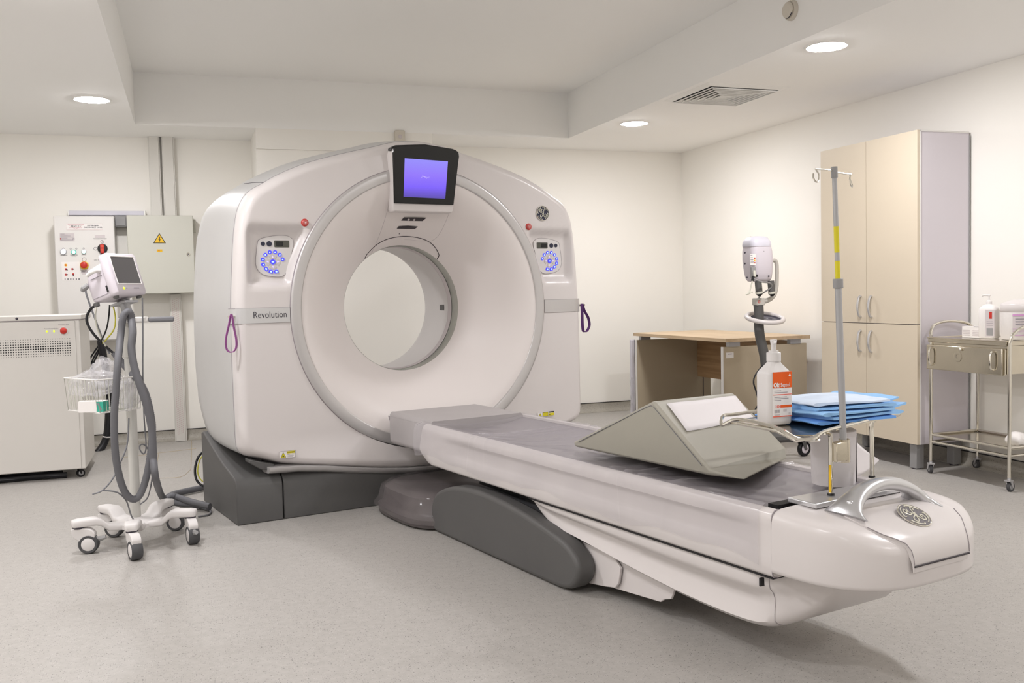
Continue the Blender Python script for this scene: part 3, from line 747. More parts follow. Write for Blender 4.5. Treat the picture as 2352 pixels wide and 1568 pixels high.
# silver handle
rings = []
path = spl([(-.176, .490), (-.164, .505), (-.136, .526), (-.090, .546), (-.03, .556), (.03, .552), (.085, .536), (.122, .514), (.138, .496), (.145, .484)], 4)
n = len(path)
for i, (x, z) in enumerate(path):
    f = i/(n-1); e = abs(2*f-1)**2.2
    hv = .024+.050*e; th = .014+.005*(1-e)
    i0, i1 = max(0, i-1), min(n-1, i+1)
    tx, tz = path[i1][0]-path[i0][0], path[i1][1]-path[i0][1]; L = math.hypot(tx, tz); nx, nz_ = -tz/L, tx/L
    cv = -2.915-.012*e
    ring = []
    for k in range(14):
        a = 2*PI*k/14; ring.append((UC+x+nx*th*math.sin(a), cv+hv*math.copysign(abs(math.cos(a))**.8, math.cos(a)), z+nz_*th*math.sin(a)))
    rings.append(ring)
hd = obj('handle', MB().loft(rings), 'bright_silver', T, 60)
obj('handle_bolt', MB().sphere((UC-.160, -2.930, .520), .013, 14, 8, sc=(.7, 1, 1)), 'bright_silver', hd)
obj('latch_bar', MB().box(.865, 1.262, -2.845, -2.74, .496, .511), 'bright_silver', T, 30, bevel=.003)
for x in (1.00, 1.20): obj('latch_screw', MB().sphere((x, -2.828, .511), .006, 10, 6, sc=(1, 1, .5)), 'chrome', T)
obj('latch_slot', MB().box(.83, 1.29, -2.738, -2.70, .470, .492), 'ink_black', T, 0)
# lower fairing
prof = [(-1.475, .285), (-1.495, .262), (-1.55, .226), (-1.64, .197), (-1.85, .173), (-2.06, .148), (-2.20, .134), (-2.34, .122), (-2.50, .115), (-2.60, .115), (-2.67, .120), (-2.72, .132), (-2.765, .152), (-2.805, .180), (-2.838, .212), (-2.865, .250), (-2.885, .292)]
rings = []
for i, (v, zb) in enumerate(spl(prof, 3)):
    H_ = .2985-zb
    f = sst(-1.5, -1.75, v)*sst(-2.80, -2.62, v)
    en = 1-.42*sst(-2.66, -2.90, v)**1.3
    w = [(.18, 0), (.225, .0), (.248, .05), (.262, .12), (.266-.012*f, .24), (.268-.026*f, .40), (.270-.030*f, .54), (.272-.016*f, .64), (.280, .72), (.284, .80), (.285, .94), (.282, 1.0)]
    half = [(-x*en, zb+H_*h) for x, h in w]
    ring = half+[(-x, z) for x, z in half[::-1]]
    rings.append([(UC+x, v, z) for x, z in ring])
obj('lower_fairing', MB().loft(rings), 'white_plastic', T, 50)
obj('fairing_seam', MB().tube([tuple(np.array(rings[k][i])+np.array([-.001, 0, 0])) for k in [min(range(len(rings)), key=lambda q: abs(rings[q][0][1]+2.74))] for i in range(1, 11)], .0009, 5), 'seam_grey', T)
obj('body_gap', MB().box(UC-.2935, UC+.2935, -2.775, -1.48, .2962, .3018), 'ink_black', T, 0)
obj('slot_mark', MB().box(UC-.2875, UC-.27, -2.722, -2.716, .262, .286), 'ink_black', T, 0)
# dark side covers
dk = [(-.642, .004), (-.640, .075), (-.652, .130), (-.690, .180), (-.750, .212), (-.840, .240), (-.924, .255), (-1.085, .266), (-1.25, .262), (-1.444, .244), (-1.60, .220), (-1.751, .188), (-1.82, .155), (-1.853, .117), (-1.853, .078), (-1.831, .043), (-1.79, .016), (-1.715, .004)]
dk = spl(dk, 4)
for x0, x1 in ((.742, .825), (1.299, 1.382)):
    obj('side_cover', MB().prism(dk, x0, x1, 'x'), 'dark_grey', T, 40, bevel=.022, seg=4)
for k, (x0, pl) in enumerate([(.826, [(-1.50, .18), (-1.60, .02), (-1.762, .022), (-1.899, .040), (-1.965, .052), (-1.985, .075), (-1.998, .13), (-1.95, .17)]),
                              (.842, [(-1.60, .018), (-1.70, .022), (-2.195, .060), (-2.215, .074), (-2.25, .084), (-2.272, .13), (-1.9, .19)])]):
    obj('link_cover', MB().prism(pl, x0, x0+.010, 'x'), 'white_plastic', T, 30, bevel=.002)
    obj('link_cover', MB().prism(pl, 2*UC-x0-.010, 2*UC-x0, 'x'), 'white_plastic', T, 30, bevel=.002)
obj('pedestal', MB().box(.88, 1.244, -1.70, -.78, .0, .150), 'dark_grey', T, 30, bevel=.01)
obj('lift_arm', MB().prism([(-.80, .15), (-.95, .29), (-1.35, .29), (-1.95, .15)], .90, 1.22, 'x'), 'mid_grey', T, 30, bevel=.01)
obj('underside_rail', MB().box(.84, .90, -1.46, -.95, .26, .30), 'black_plastic', T, 30)
obj('underside_rail', MB().box(1.22, 1.28, -1.46, -.95, .26, .30), 'black_plastic', T, 30)
# plastic-wrapped floor plinth between table and gantry
def plinth(a, b_, z, n=48, e=.55):
    out = []
    for k in range(n):
        t = 2*PI*k/n; c, s_ = math.cos(t), math.sin(t)
        out.append((UC+a*math.copysign(abs(c)**e, c), -.37+b_*math.copysign(abs(s_)**e, s_), z))
    return out
obj('floor_plinth', MB().loft([plinth(.375, .335, .002), plinth(.395, .355, .012), plinth(.40, .36, .05), plinth(.385, .345, .062), plinth(.375, .335, .075), plinth(.365, .325, .14), plinth(.335, .30, .158), plinth(.25, .22, .163)]), 'lump_taupe', T, 50)
rng = random.Random(3)
def wr(p, a):
    x, y, z = p
    return (x+a*math.sin(17*y+9*z), y+a*math.sin(23*x+5), z+a*.6*math.sin(31*x+27*y))
obj('plinth_wrap', MB().loft([[wr(p, .006) for p in plinth(.405, .365, .03, 64)], [wr(p, .008) for p in plinth(.410, .372, .055, 64)], [wr(p, .007) for p in plinth(.392, .352, .08, 64)], [wr(p, .006) for p in plinth(.378, .338, .145, 64)], [wr(p, .005) for p in plinth(.34, .305, .168, 64)]], cap0=False), 'wrap_film', T, 60)
rebase(T, (UC, -1.8, 0))

# ------------------------------------------------------------------ plastic film over the table
FOLDS = [(-1.02, .007, .010, .25), (-1.09, .006, .008, -.15), (-1.16, .005, .007, 0), (-1.30, .004, .006, .1), (-2.02, .006, .012, .2), (-2.10, .008, .009, -.1), (-2.17, .005, .010, .15), (-2.33, .005, .008, .3), (-.62, .004, .02, -.5), (-1.72, .003, .02, .4)]
def film_pt(a, b_):
    # a across (0 near hem .. 1 far hem), b along the table
    v = -.462-(2.735-.462)*b_
    zb = .338+.010*math.sin(7*v)+.006*math.sin(19*v+1)
    P = [(-.3045, zb), (-.3055, .372), (-.3050, .42), (-.3062, .464), (-.300, .488), (-.278, .497), (-.262, .495), (-.20, .480), (-.10, .468), (0, .464)]
    P = P+[(-x, z) for x, z in P[-2::-1]]
    t = a*(len(P)-1); i = min(int(t), len(P)-2); f = t-i
    x = P[i][0]*(1-f)+P[i+1][0]*f; z = P[i][1]*(1-f)+P[i+1][1]*f
    side = abs(x) > .29
    n1 = math.sin(21*v+6*z+3*math.sin(5*v))*.5+math.sin(47*v+14*x)*.3+math.sin(9*v-22*x)*.5
    pat = .5+.5*math.sin(3.1*v+1.0)
    if side:
        s = -1 if x < 0 else 1
        x += s*(.0030+.0030*max(0, n1)*pat**2+sum(a_*math.exp(-((v-v0+k_*(z-.4))/w_)**2) for v0, a_, w_, k_ in FOLDS))
        if b_ < .012: x += s*.002
    else:
        w = sst(.28, .20, abs(x)); z += (.005+.0065*n1*pat)*w+.0015*max(0, n1)+1.1*sum(a_*math.exp(-((v-v0+.30*(abs(x)-.3))/w_)**2) for v0, a_, w_, k_ in FOLDS)
        z += .010*w*max(0, math.sin(7*v+10*x+2.0))**4*pat
    if b_ > .9: z += .008*(b_-.9)*10*max(0, math.sin(40*x))*(0 if side else 1)
    return (UC+x, v+.012*math.sin(19*a)*(1 if b_ < .01 else 0), z)
m = MB().grid(film_pt, 108, 420)
o = obj('plastic_sheet', m, 'plastic_film', None, 180)
o.location = tuple(GO); o.rotation_euler = (0, 0, GROT)
tag(o, 'clear wrinkled plastic film draped over the patient table', 'plastic sheet')

# ------------------------------------------------------------------ foam wedge and paper on it
W_ = thing('positioning_wedge', 'grey vinyl foam positioning wedge lying on the patient table', 'foam wedge', tuple(GO), GROT)
zT = .500
A0 = (.921, -1.575, zT+.018); A1 = (1.345, -1.50, zT+.018)
B0 = (.921, -2.076, .727); B1 = (1.341, -2.037, .722)
C0 = (.925, -2.352, zT+.028); C1 = (1.345, -2.292, .545)
A0b = (.926, -1.585, zT); A1b = (1.34, -1.51, zT); Cb = (.93, -2.345, zT+.004); D = (.985, -2.452, zT); Eb = (1.365, -2.275, zT)
V = [A0, A1, B0, B1, C0, C1, A0b, A1b, Cb, D, Eb]
F = [(0, 1, 3, 2), (2, 3, 5, 4), (0, 2, 4, 8, 6), (1, 7, 10, 5, 3), (0, 6, 7, 1), (4, 5, 10, 9), (4, 9, 8), (6, 8, 9, 10, 7)]
wo = obj('foam_body', MB().add(V, F), 'vinyl_wedge', W_, 40, bevel=.024, seg=4)
cN = (np.array(A0)+np.array(B0)+np.array(C0))/3
ins = lambda p, f: tuple(cN+(np.array(p)-cN)*f+np.array([-.0006, 0, 0]))
A_, B_, C_ = ins(A0, .90), ins(B0, .90), ins(C0, .90)
mixp = lambda p, q, f: tuple(np.array(p)*(1-f)+np.array(q)*f)
obj('seam', MB().tube(spl([A_, mixp(A_, B_, .5), mixp(A_, B_, .93), tuple(np.array(B_)+np.array([0, -.004, -.007])), mixp(B_, C_, .10), mixp(B_, C_, .5), C_], 5), .0013, 6), 'mid_grey', W_)
rebase(W_, (1.14, -1.95, zT))
# sheet of paper on the sloping face
b0, b1, c0, c1 = map(np.array, (B0, B1, C0, C1))
def slope_pt(s, t, h=0):
    p = (b0*(1-s)+b1*s)*(1-t)+(c0*(1-s)+c1*s)*t
    n = np.cross(b1-b0, c0-b0); n = n/np.linalg.norm(n); n = n if n[2] > 0 else -n
    return tuple(p+n*h)
po = MB().grid(lambda a, b_: slope_pt(.11+.86*a-.03*b_, .075+.42*b_, .004+.0015*math.sin(9*a+3*b_)), 10, 6)
pp = obj('paper_sheet', po, 'paper', None, 60, solid=.0012)
pp.location = tuple(GO); pp.rotation_euler = (0, 0, GROT)
tag(pp, 'white sheet of paper lying on the sloping wedge face', 'paper')

# ------------------------------------------------------------------ things at the foot of the table
def gthing(name, label, cat, base, group=None, rz=0): return thing(name, label, cat, tuple(gw(*base)), GROT+rz, group)
TB = (1.10, -2.66, .511)
S_ = gthing('tray_stand', 'chrome wire tray on legs clamped above the end of the patient table', 'tray', TB)
def L3(u, v, z): return (u-TB[0], v-TB[1], z-TB[2])
rim = [L3(*q) for q in [(.905, -2.44, .712), (.872, -2.47, .690), (.885, -2.52, .712), (.872, -2.64, .712), (.862, -2.72, .705), (.858, -2.79, .686), (.880, -2.825, .690), (.935, -2.815, .704), (1.10, -2.785, .708), (1.30, -2.745, .711), (1.375, -2.728, .706), (1.395, -2.70, .697), (1.392, -2.66, .706), (1.36, -2.46, .712), (1.33, -2.41, .712), (1.10, -2.42, .712), (.96, -2.435, .712)]]
obj('rim', MB().tube(spl(rim, 5, True), .0055, 8, loop=True), 'chrome', S_)
pl = [L3(*q) for q in [(.885, -2.47, .700), (.868, -2.76, .694), (.895, -2.808, .696), (1.36, -2.722, .702), (1.345, -2.43, .702)]]
obj('tray_plate', MB().loft([[(x, y, z-.003) for x, y, z in pl], [(x, y, z) for x, y, z in pl]]), 'steel', S_, 0)
obj('cross_rod', MB().tube([L3(.880, -2.53, .700), L3(.866, -2.70, .699), L3(.862, -2.775, .680), L3(.905, -2.826, .684)], .0055, 8), 'chrome', S_)
obj('leg', MB().tube(spl([L3(.984, -2.795, .511), L3(.984, -2.795, .60), L3(.984, -2.795, .672), L3(.972, -2.80, .694), L3(.940, -2.812, .700)], 5), .0068, 10), 'chrome', S_)
obj('leg', MB().tube(spl([L3(1.284, -2.700, .511), L3(1.284, -2.700, .62), L3(1.284, -2.700, .680), L3(1.292, -2.715, .700), L3(1.31, -2.74, .706)], 5), .0068, 10), 'chrome', S_)
for u, v in ((.984, -2.795), (1.284, -2.70)): obj('leg_foot', MB().lathe([(.0005, .006), (.010, .006), (.011, 0), (.0005, 0)], 16, L3(u, v, .511)), 'black_plastic', S_)
obj('yellow_strip', MB().lathe([(.0072, .005), (.0072, .085)], 10, L3(.984, -2.795, .515), a0=3.0, a1=4.1), 'yellow', S_)  # thin yellow strip up the front leg

a = gv(1937, 1012, -2.80); b = gv(1916, 386, -2.80)
I_ = gthing('iv_pole', 'slim grey IV pole with two hooks and yellow height stickers', 'iv pole', (a[0], a[1], .60))
def LI(f, du=0, dv=0, dz=0):
    return ((b[0]-a[0])*f+du, dv, (a[2]-.60)+(b[2]-a[2])*f+dz)
obj('clamp', MB().box(-.046, .014, -.015, .015, .008, .064), 'steel', I_, 30, bevel=.003)
obj('clamp_barrel', MB().cyl((.005, 0, .003), (.003, 0, .070), .016, n=18), 'steel', I_)
obj('lower_tube', MB().tube([LI(0), LI(.30), LI(.585)], .0098, 16), 'grey_metal', I_)
obj('collar', MB().tube([LI(.565), LI(.60)], .0145, 18), 'grey_plastic', I_, bevel=.002)
obj('upper_tube', MB().tube([LI(.58), LI(.98)], .0068, 14), 'grey_metal', I_)
obj('top_cap', MB().tube([LI(.965), LI(1.005)], .0092, 14), 'grey_plastic', I_)
for f0, f1 in ((.60, .665), (.695, .79)):
    obj('yellow_sticker', MB().tube([LI(f0), LI(f1)], .0072, 14), 'yellow_sticker', I_)
h0 = gv(1872, 388, -2.80); h1 = gv(1955, 400, -2.80)
hb = [(h0[0]-a[0], .0, h0[2]-.60), (b[0]-a[0]-.02, 0, b[2]-.60-.006), (b[0]-a[0]+.02, 0, b[2]-.60-.012), (h1[0]-a[0], .0, h1[2]-.60)]
obj('cross_bar', MB().tube(spl(hb, 6), .0023, 8), 'chrome', I_)
for q, s in ((hb[0], 1), (hb[-1], -1)):
    pts = [(q[0]+.004*s, q[1], q[2]-.002), (q[0]+.010*s, q[1]-.004, q[2]-.014), (q[0]+.008*s, q[1]-.006, q[2]-.032), (q[0]+.000*s, q[1]-.004, q[2]-.036), (q[0]-.004*s, q[1]+.002, q[2]-.026), (q[0]+.000*s, q[1]+.006, q[2]-.012)]
    obj('hook', MB().tube(spl(pts, 5), .0023, 8), 'chrome', I_)

# sanitiser bottle
Bt = gthing('sanitiser_bottle', 'white pump bottle with orange label standing on the wire tray', 'bottle', (.962, -2.600, .7005), rz=-.20)
def bring(w, d, z, r): return [(x, y, z) for x, y in rrect(-w/2, w/2, -d/2, d/2, r, 4)]
obj('bottle_body', MB().loft([bring(.076, .060, 0, .010), bring(.083, .067, .004, .012), bring(.086, .070, .012, .013), bring(.086, .070, .150, .013), bring(.084, .068, .156, .013), bring(.074, .060, .164, .013), bring(.040, .038, .184, .012), bring(.034, .034, .192, .012)]), 'bottle_plastic', Bt, 50)
obj('pump_collar', MB().lathe([(.0005, .191), (.0215, .191), (.0215, .216), (.015, .218), (.015, .222), (.0005, .222)], 24), 'bottle_plastic', Bt)
pm_ = obj('pump_head', MB().lathe([(.008, .222), (.008, .228), (.0075, .236), (.0105, .252), (.0105, .2555), (.0005, .2555)], 18), 'bottle_plastic', Bt)
obj('pump_spout', MB().tube([(0, -.004, .250), (-.012, -.022, .249), (-.018, -.034, .244)], .0045, 8), 'bottle_plastic', pm_)
LBX = obj('bottle_label', MB().box(-.036, .042, -.0404, -.0385, .024, .160), 'label_white', Bt, 0); lb = LBX
Yl = -.0409
obj('orange_block', MB().box(-.012, .066, Yl, -.0395, .112, .160), 'orange', lb, 0)
text('brand_print', 'Ok', .017, 'label_white', lb, (.0015, Yl-.0004, .1205), ext=.0002, bold=.0009)
text('brand_print', '*', .017, 'label_white', lb, (.0130, Yl-.0004, .1195), ext=.0002)
text('brand_print', 'Septol', .0165, 'label_white', lb, (.0385, Yl-.0004, .1200), ext=.0002, sx=.92)
obj('leaf_mark', MB().prism([(.052, .146), (.062, .147), (.058, .155)], Yl-.0004, -.04), 'label_white', lb, 0)
for z0, z1, m_ in ((.0905, .0925, 'orange_red'), (.0245, .0275, 'orange_red')): obj('label_stripe', MB().box(-.012, .066, Yl, -.0395, z0, z1), m_, lb, 0)
obj('label_stripe', MB().box(.020, .066, Yl, -.0395, .052, .0600), 'orange', lb, 0)
for k in range(4): obj('chevron', MB().prism([(-.002+.006*k, .052), (.001+.006*k, .056), (-.002+.006*k, .060), (.0005+.006*k, .060), (.0038+.006*k, .056), (.0005+.006*k, .052)], Yl, -.0395), 'orange_red', lb, 0)
for x0, x1, z in ((-.006, .022, .103), (-.006, .048, .098), (-.006, .045, .084), (-.006, .052, .0795), (-.006, .022, .0745)): obj('print_line', MB().box(x0, x1, Yl+.0002, -.0395, z-.0009, z+.0009), 'ink_light', lb, 0)
for k in range(7): obj('barcode_bar', MB().box(-.006+.0032*k, -.0045+.0032*k, Yl+.0002, -.0395, .037, .047), 'ink_light', lb, 0)
for x0, x1, z0, z1 in ((.030, .044, .040, .047), (-.006, .016, .029, .033), (.052, .060, .030, .036)): obj('print_block', MB().box(x0, x1, Yl+.0002, -.0395, z0, z1), 'label_grey', lb, 0)

for ch in LBX.children: ch.location.x -= .024
LBX.scale = (.86, 1, 1); LBX.location = (.002, .0042, 0)
# folded blue drapes
def drape(name, label, m1, base, size, rz, tilt=(0, 0), th=.011, fold=1, seed=1):
    w, d = size; rg = random.Random(seed); ph = [rg.uniform(0, 6) for _ in range(4)]
    mb = MB()
    def prof(n=22):
        out = []
        for k in range(9): out.append((-.5+1.0*k/8, -1))
        for k in range(1, 6): out.append((.5+.06*math.sin(PI*k/6)*th/.01, -math.cos(PI*k/6)))
        for k in range(9): out.append((.5-1.0*k/8, 1))
        return out
    rows = []
    for j in range(13):
        t = j/12-.5; ring = []
        for (x, s) in prof():
            puff = .45+.55*(1-abs(2*t)**3)
            zz = th/2+s*th/2*(puff if x < .5 else .8)+.0016*math.sin(6*x+ph[0]+3*t)*(.6+.4*s)+.001*math.sin(13*t+ph[1])
            xx = x*w*fold+.002*math.sin(7*t+ph[2]); yy = t*d+.002*math.sin(5*x+ph[3])
            ring.append((xx, yy, zz+tilt[0]*xx+tilt[1]*yy))
        rows.append(ring)
    mb.loft(rows)
    o = obj(name, mb, m1, None, 60)
    p_ = gw(*base); o.location = tuple(p_); o.rotation_euler = (0, 0, GROT+rz)
    return tag(o, label, 'folded drape', 'blue drapes on the wire tray')
zz = .703
stk = [('mask_deep', 'folded blue drape at the very bottom of the tray pile'), ('mask_blue', 'folded blue drape second from the bottom of the tray pile'), ('mask_blue', 'folded blue drape in the middle of the tray pile'), ('mask_blue', 'folded blue drape directly under the topmost one'), ('mask_pale', 'palest folded blue drape lying on top of the pile')]
for i, (m_, l_) in enumerate(stk):
    drape('folded_drape', l_, m_, (1.165+.008*math.sin(i*2.1), -2.630+.006*math.cos(i*1.7), zz), (.275-.006*i, .30-.008*i), .10*math.sin(i*1.3)-.15, (0, -.02), .0142, 1 if i % 2 else -1, seed=i)
    zz += .0128
drape('folded_drape', 'blue drape leaning on the tray rim beside the pole', 'mask_blue', (1.305, -2.63, .727), (.105, .28), -.12, (.22, -.02), .012, 1, seed=11)
drape('folded_drape', 'uppermost blue drape of the pair leaning beside the pole', 'mask_blue', (1.292, -2.62, .744), (.105, .27), -.08, (.24, -.03), .012, -1, seed=12)

# standing paper roll with a loose end
pr_ = gthing('paper_roll', 'white paper roll standing on the table behind the tray legs', 'paper roll', (1.225, -2.600, .482))
obj('roll_body', MB().lathe([(.022, .176), (.064, .178), (.070, .174), (.069, .06), (.066, .003), (.022, .0), (.022, .176)], 40), 'paper', pr_, 50)
def tail(a_, b_):
    if a_ < .45:
        t = a_/.45; ang = -.9+.9*t; r = .071+.006*t
        x, y = r*math.cos(ang), r*math.sin(ang)
    else:
        t = (a_-.45)/.55; x = .077+.185*t; y = .050*t*(1-.35*t)
    top = .160-.115*max(0, (a_-.45)/.55)**.8; bot = .006+.035*max(0, (a_-.6)/.4)**2
    return (x, y, bot+(top-bot)*b_)
obj('loose_end', MB().grid(tail, 60, 8), 'paper', pr_, 60, solid=.0008)

# ------------------------------------------------------------------ contrast injector on a wheeled column
def caster(parent, at, r, w, rz, fork_m, wheel_m, hub_m, swivel=.02, name='caster'):
    m = MB()
    cs = Matrix.Translation(at) @ Matrix.Rotation(rz, 4, 'Z')
    off_ = .45*r
    m.box(-off_*.6-.4*r, .5*r, -w*.9, w*.9, 2*r+.004, 2*r+.012)
    for s in (-1, 1):
        m.prism([(-.35*r, 2*r+.008), (.3*r, 2*r+.008), (off_+.16*r, r), (off_, .84*r), (off_-.2*r, r*.95)], s*w*.75-.0025, s*w*.75+.0025, 'y')
    m.cyl((0, 0, 2*r+.004), (0, 0, 2*r+.004+swivel), .35*r, n=14)
    m.xf(cs); f = obj(name, m, fork_m, parent, 40)
    wh = MB().lathe([(.62*r, -w*.5), (.9*r, -w*.5), (r, -w*.3), (r, w*.3), (.9*r, w*.5), (.62*r, w*.5)], 28, (off_, 0, r), 'y').xf(cs)
    obj('wheel', wh, wheel_m, f, 50)
    hb_ = MB().lathe([(.0005, -w*.42), (.3*r, -w*.55), (.60*r, -w*.46), (.64*r, -w*.40), (.64*r, w*.40), (.60*r, w*.46), (.3*r, w*.55), (.0005, w*.42)], 28, (off_, 0, r), 'y').xf(cs)
    obj('hub', hb_, hub_m, f, 50)
    return f
NX, NY = 3.535, 5.30
N_ = thing('contrast_injector', 'contrast media injector with pale rounded head on a dark wheeled column', 'injector', (NX, NY, 0))
def LN(x, y, dy=0): p = ony(x, y, NY+dy); return (p[0]-NX, dy, p[2])
hc = LN(1741, 600)
rings = []
for z, wx, dy, r in [(1.432, .10, .04, .03), (1.426, .120, .054, .035), (1.40, .142, .068, .04), (1.375, .150, .074, .04), (1.34, .160, .078, .04), (1.29, .162, .080, .04), (1.24, .158, .078, .04), (1.20, .150, .072, .035), (1.165, .138, .064, .03), (1.15, .122, .055, .03), (1.146, .10, .04, .025)]:
    cx = -.056+.014*(1.43-z)/.28
    rings.append([(cx+x, y, z) for x, y in rrect(-wx/2, wx/2, -dy, dy, min(r, dy*.95), 4)])
hd_ = obj('injector_head', MB().loft(rings), 'injector_white', N_, 60)
obj('head_cap', MB().loft([[(-.056+x, y-.002, z) for x, y in rrect(-wx/2, wx/2, -dy, dy, .04, 4)] for z, wx, dy in ((1.372, .152, .076), (1.384, .156, .076), (1.402, .152, .073), (1.43, .125, .056), (1.437, .09, .035))]), 'lavender_white', hd_, 60)
for x, y in ((1708, 580), (1708, 605), (1758, 577), (1766, 602), (1713, 637), (1770, 634)):
    p = LN(x+(3 if x < 1740 else -4), y, -.074); obj('screw', MB().sphere((p[0], -.074, p[2]), .006, 8, 6, sc=(1, .8, 1)), 'ink', hd_)
p = LN(1729, 596, -.080)
rl = obj('rating_label', MB().box(p[0]-.020, p[0]+.020, -.0825, -.076, p[2]-.035, p[2]+.035), 'label_white', hd_, 0)
for k in range(4): obj('print_line', MB().box(p[0]-.018, p[0]-.004+.003*k, -.0832, -.080, p[2]+.024-.014*k, p[2]+.029-.014*k), 'ink_light', rl, 0)
for k, m_ in enumerate(('red_button', 'yellow', 'red_soft')): obj('warning_mark', MB().box(p[0]+.008, p[0]+.017, -.0832, -.080, p[2]+.004-.014*k, p[2]+.013-.014*k), m_, rl, 0)
p = LN(1731, 625, -.078); obj('socket', MB().box(p[0]-.015, p[0]+.015, -.0815, -.06, p[2]-.036, p[2]+.036), 'grey_plastic', hd_, 30, bevel=.005)
obj('plug', MB().tube([(p[0], -.083, p[2]+.01), (p[0]-.002, -.094, p[2]-.03)], .009, 8), 'white_cable', hd_)
obj('plug', MB().tube([LN(1730, 634, -.10), LN(1728, 645, -.10)], .009, 8), 'black_plastic', hd_)
p = LN(1741, 633, -.09); obj('socket', MB().lathe([(.0005, -.003), (.008, -.003), (.009, 0)], 14, (p[0], -.075, p[2]), 'y'), 'ink_black', hd_)
for x in (1733, 1762):
    t_ = LN(x, 645); q = LN(x+2, 680)
    sy_ = obj('syringe_barrel', MB().tube([(t_[0], -.04, t_[2]), (q[0]-.002, -.045, q[2]+.03)], .022, 14), 'dark_grey', N_)
    obj('syringe_tip', MB().tube([(q[0]-.002, -.045, q[2]+.03), (q[0], -.045, q[2]+.016)], .024, 14), 'white_cable', sy_)
    obj('syringe_nozzle', MB().tube([(q[0], -.045, q[2]+.016), (q[0], -.045, q[2]-.001)], [.022, .010], 14), 'black_plastic', sy_)
obj('tubing', MB().tube(spl([LN(1731, 640, -.105), LN(1738, 643, -.105), LN(1750, 647, -.10), LN(1768, 650, -.08), LN(1772, 658, -.06), LN(1760, 668, -.05), LN(1748, 676, -.03), LN(1742, 686, -.02)], 6), .005, 8), 'grey_plastic', N_)
obj('tubing', MB().tube(spl([LN(1728, 645, -.13), LN(1722, 668, -.13), LN(1714, 676, -.13), LN(1720, 674, -.14), LN(1728, 670, -.13)], 6), .0045, 8), 'white_cable', N_)
yk = spl([LN(1772, 598), LN(1781, 599), LN(1784, 610), LN(1784, 640), LN(1783, 662), LN(1776, 680), LN(1762, 690), LN(1745, 692)], 6)
obj('yoke_arm', MB().tube(yk, [.013+.004*sst(.5, 1, i/(len(yk)-1)) for i in range(len(yk))], 12), 'injector_grey', N_)
p = LN(1742, 692)
hbk = obj('arm_bracket', MB().box(p[0]-.030, p[0]+.032, -.03, .03, p[2]-.026, p[2]+.022), 'injector_grey', N_, 30, bevel=.006)
obj('red_round_mark', MB().lathe([(.004, 0), (.009, -.0008), (.0105, 0)], 16, (p[0]-.016, -.031, p[2]-.002), 'y'), 'red_soft', hbk)
c0_, c1_ = LN(1743, 700), LN(1743, 748)
col = spl([LN(1742, 700), LN(1743, 722), LN(1743, 748), LN(1746, 775), LN(1752, 800), LN(1757, 826), LN(1760, 860), LN(1760, 900)], 6)
obj('column', MB().tube(col+[(0, 0, .42), (0, 0, .12)], [.032]*len(col)+[.034, .036], 16), 'dark_grey', N_)
p = LN(1757, 730)
rg_ = spl([(p[0]+.122*math.cos(t), .10*math.sin(t), p[2]+.028*math.sin(t)) for t in [2*PI*k/12 for k in range(12)]], 3, True)
rt_ = obj('holder_ring', MB().tube(rg_, .015, 10, loop=True), 'white_plastic', N_, 60)
obj('ring_shelf', MB().grid(lambda a_, b_: (p[0]+.01+.104*b_*math.cos(2*PI*a_), .085*b_*math.sin(2*PI*a_), p[2]-.004+.024*b_*math.sin(2*PI*a_)), 28, 2, wrapu=True), 'navy', rt_, solid=.003)
for k in range(4):
    ang = [-.35, 1.25, 2.8, 4.35][k]; ex, ey = .24*math.cos(ang), .24*math.sin(ang)
    obj('base_leg', MB().tube([(0, 0, .125), (ex*.6, ey*.6, .125), (ex, ey, .115)], [.042, .03, .024], 10), 'dark_grey', N_)
p = onz(1832, 1047, 0)
for k in range(4):
    ang = [-.35, 1.25, 2.8, 4.35][k]
    caster(N_, (.24*math.cos(ang)-.01, .24*math.sin(ang), 0), .050, .030, .15 if k == 0 else ang, 'dark_grey', 'black_plastic', 'injector_white', .02)
obj('power_cable', MB().tube(spl([LN(1752, 838, -.02), LN(1741, 852, -.03), LN(1733, 865, -.05), LN(1731, 880, -.06), LN(1737, 900, -.06), LN(1742, 925, -.06), LN(1735, 940, -.05), LN(1726, 960, -.05), LN(1728, 985, -.05), LN(1745, 1010, -.04), (-.02, -.02, .14)], 6), .005, 8), 'black_cable', N_)

# ------------------------------------------------------------------ corner desk
DK = thing('office_desk', 'beige office desk with light oak top against the right wall', 'desk', (3.588, 5.861, 0), .048)
obj('desk_top', MB().box(0, .735, 0, 1.345, .724, .750), 'oak_top', DK, 30, bevel=.002)
np_ = obj('side_panel', MB().box(-.002, .725, .030, .055, .012, .690), 'desk_panel', DK, 30, bevel=.0015)
obj('panel_edge', MB().box(-.0045, -.001, .029, .056, .012, .690), 'lacquer_white', np_, 0)
fp_ = obj('side_panel', MB().box(.006, .725, 1.300, 1.325, .012, .690), 'desk_panel', DK, 30, bevel=.0015)
obj('panel_edge', MB().box(.003, .007, 1.299, 1.326, .012, .690), 'lacquer_white', fp_, 0)
obj('modesty_panel', MB().box(.595, .615, .056, 1.299, .355, .712), 'oak_panel', DK, 0)
for x in (.09, .62):
    for y in (.042, 1.312): obj('spacer', MB().box(x-.045, x+.045, y-.02, y+.02, .690, .724), 'grey_metal', DK, 0)
for x in (.05, .68):
    for y in (.042, 1.312): obj('foot', MB().cyl((x, y, 0), (x, y, .012), .018, n=12), 'black_plastic', DK)
sk = obj('sticker', MB().box(.022, .085, .0285, .031, .610, .650), 'label_white', DK, 0)
obj('print_line', MB().box(.035, .072, .0278, .030, .637, .641), 'ink', sk, 0)
obj('cable_gap', MB().box(.648, .652, 1.296, 1.299, .05, .36), 'ink', DK, 0)

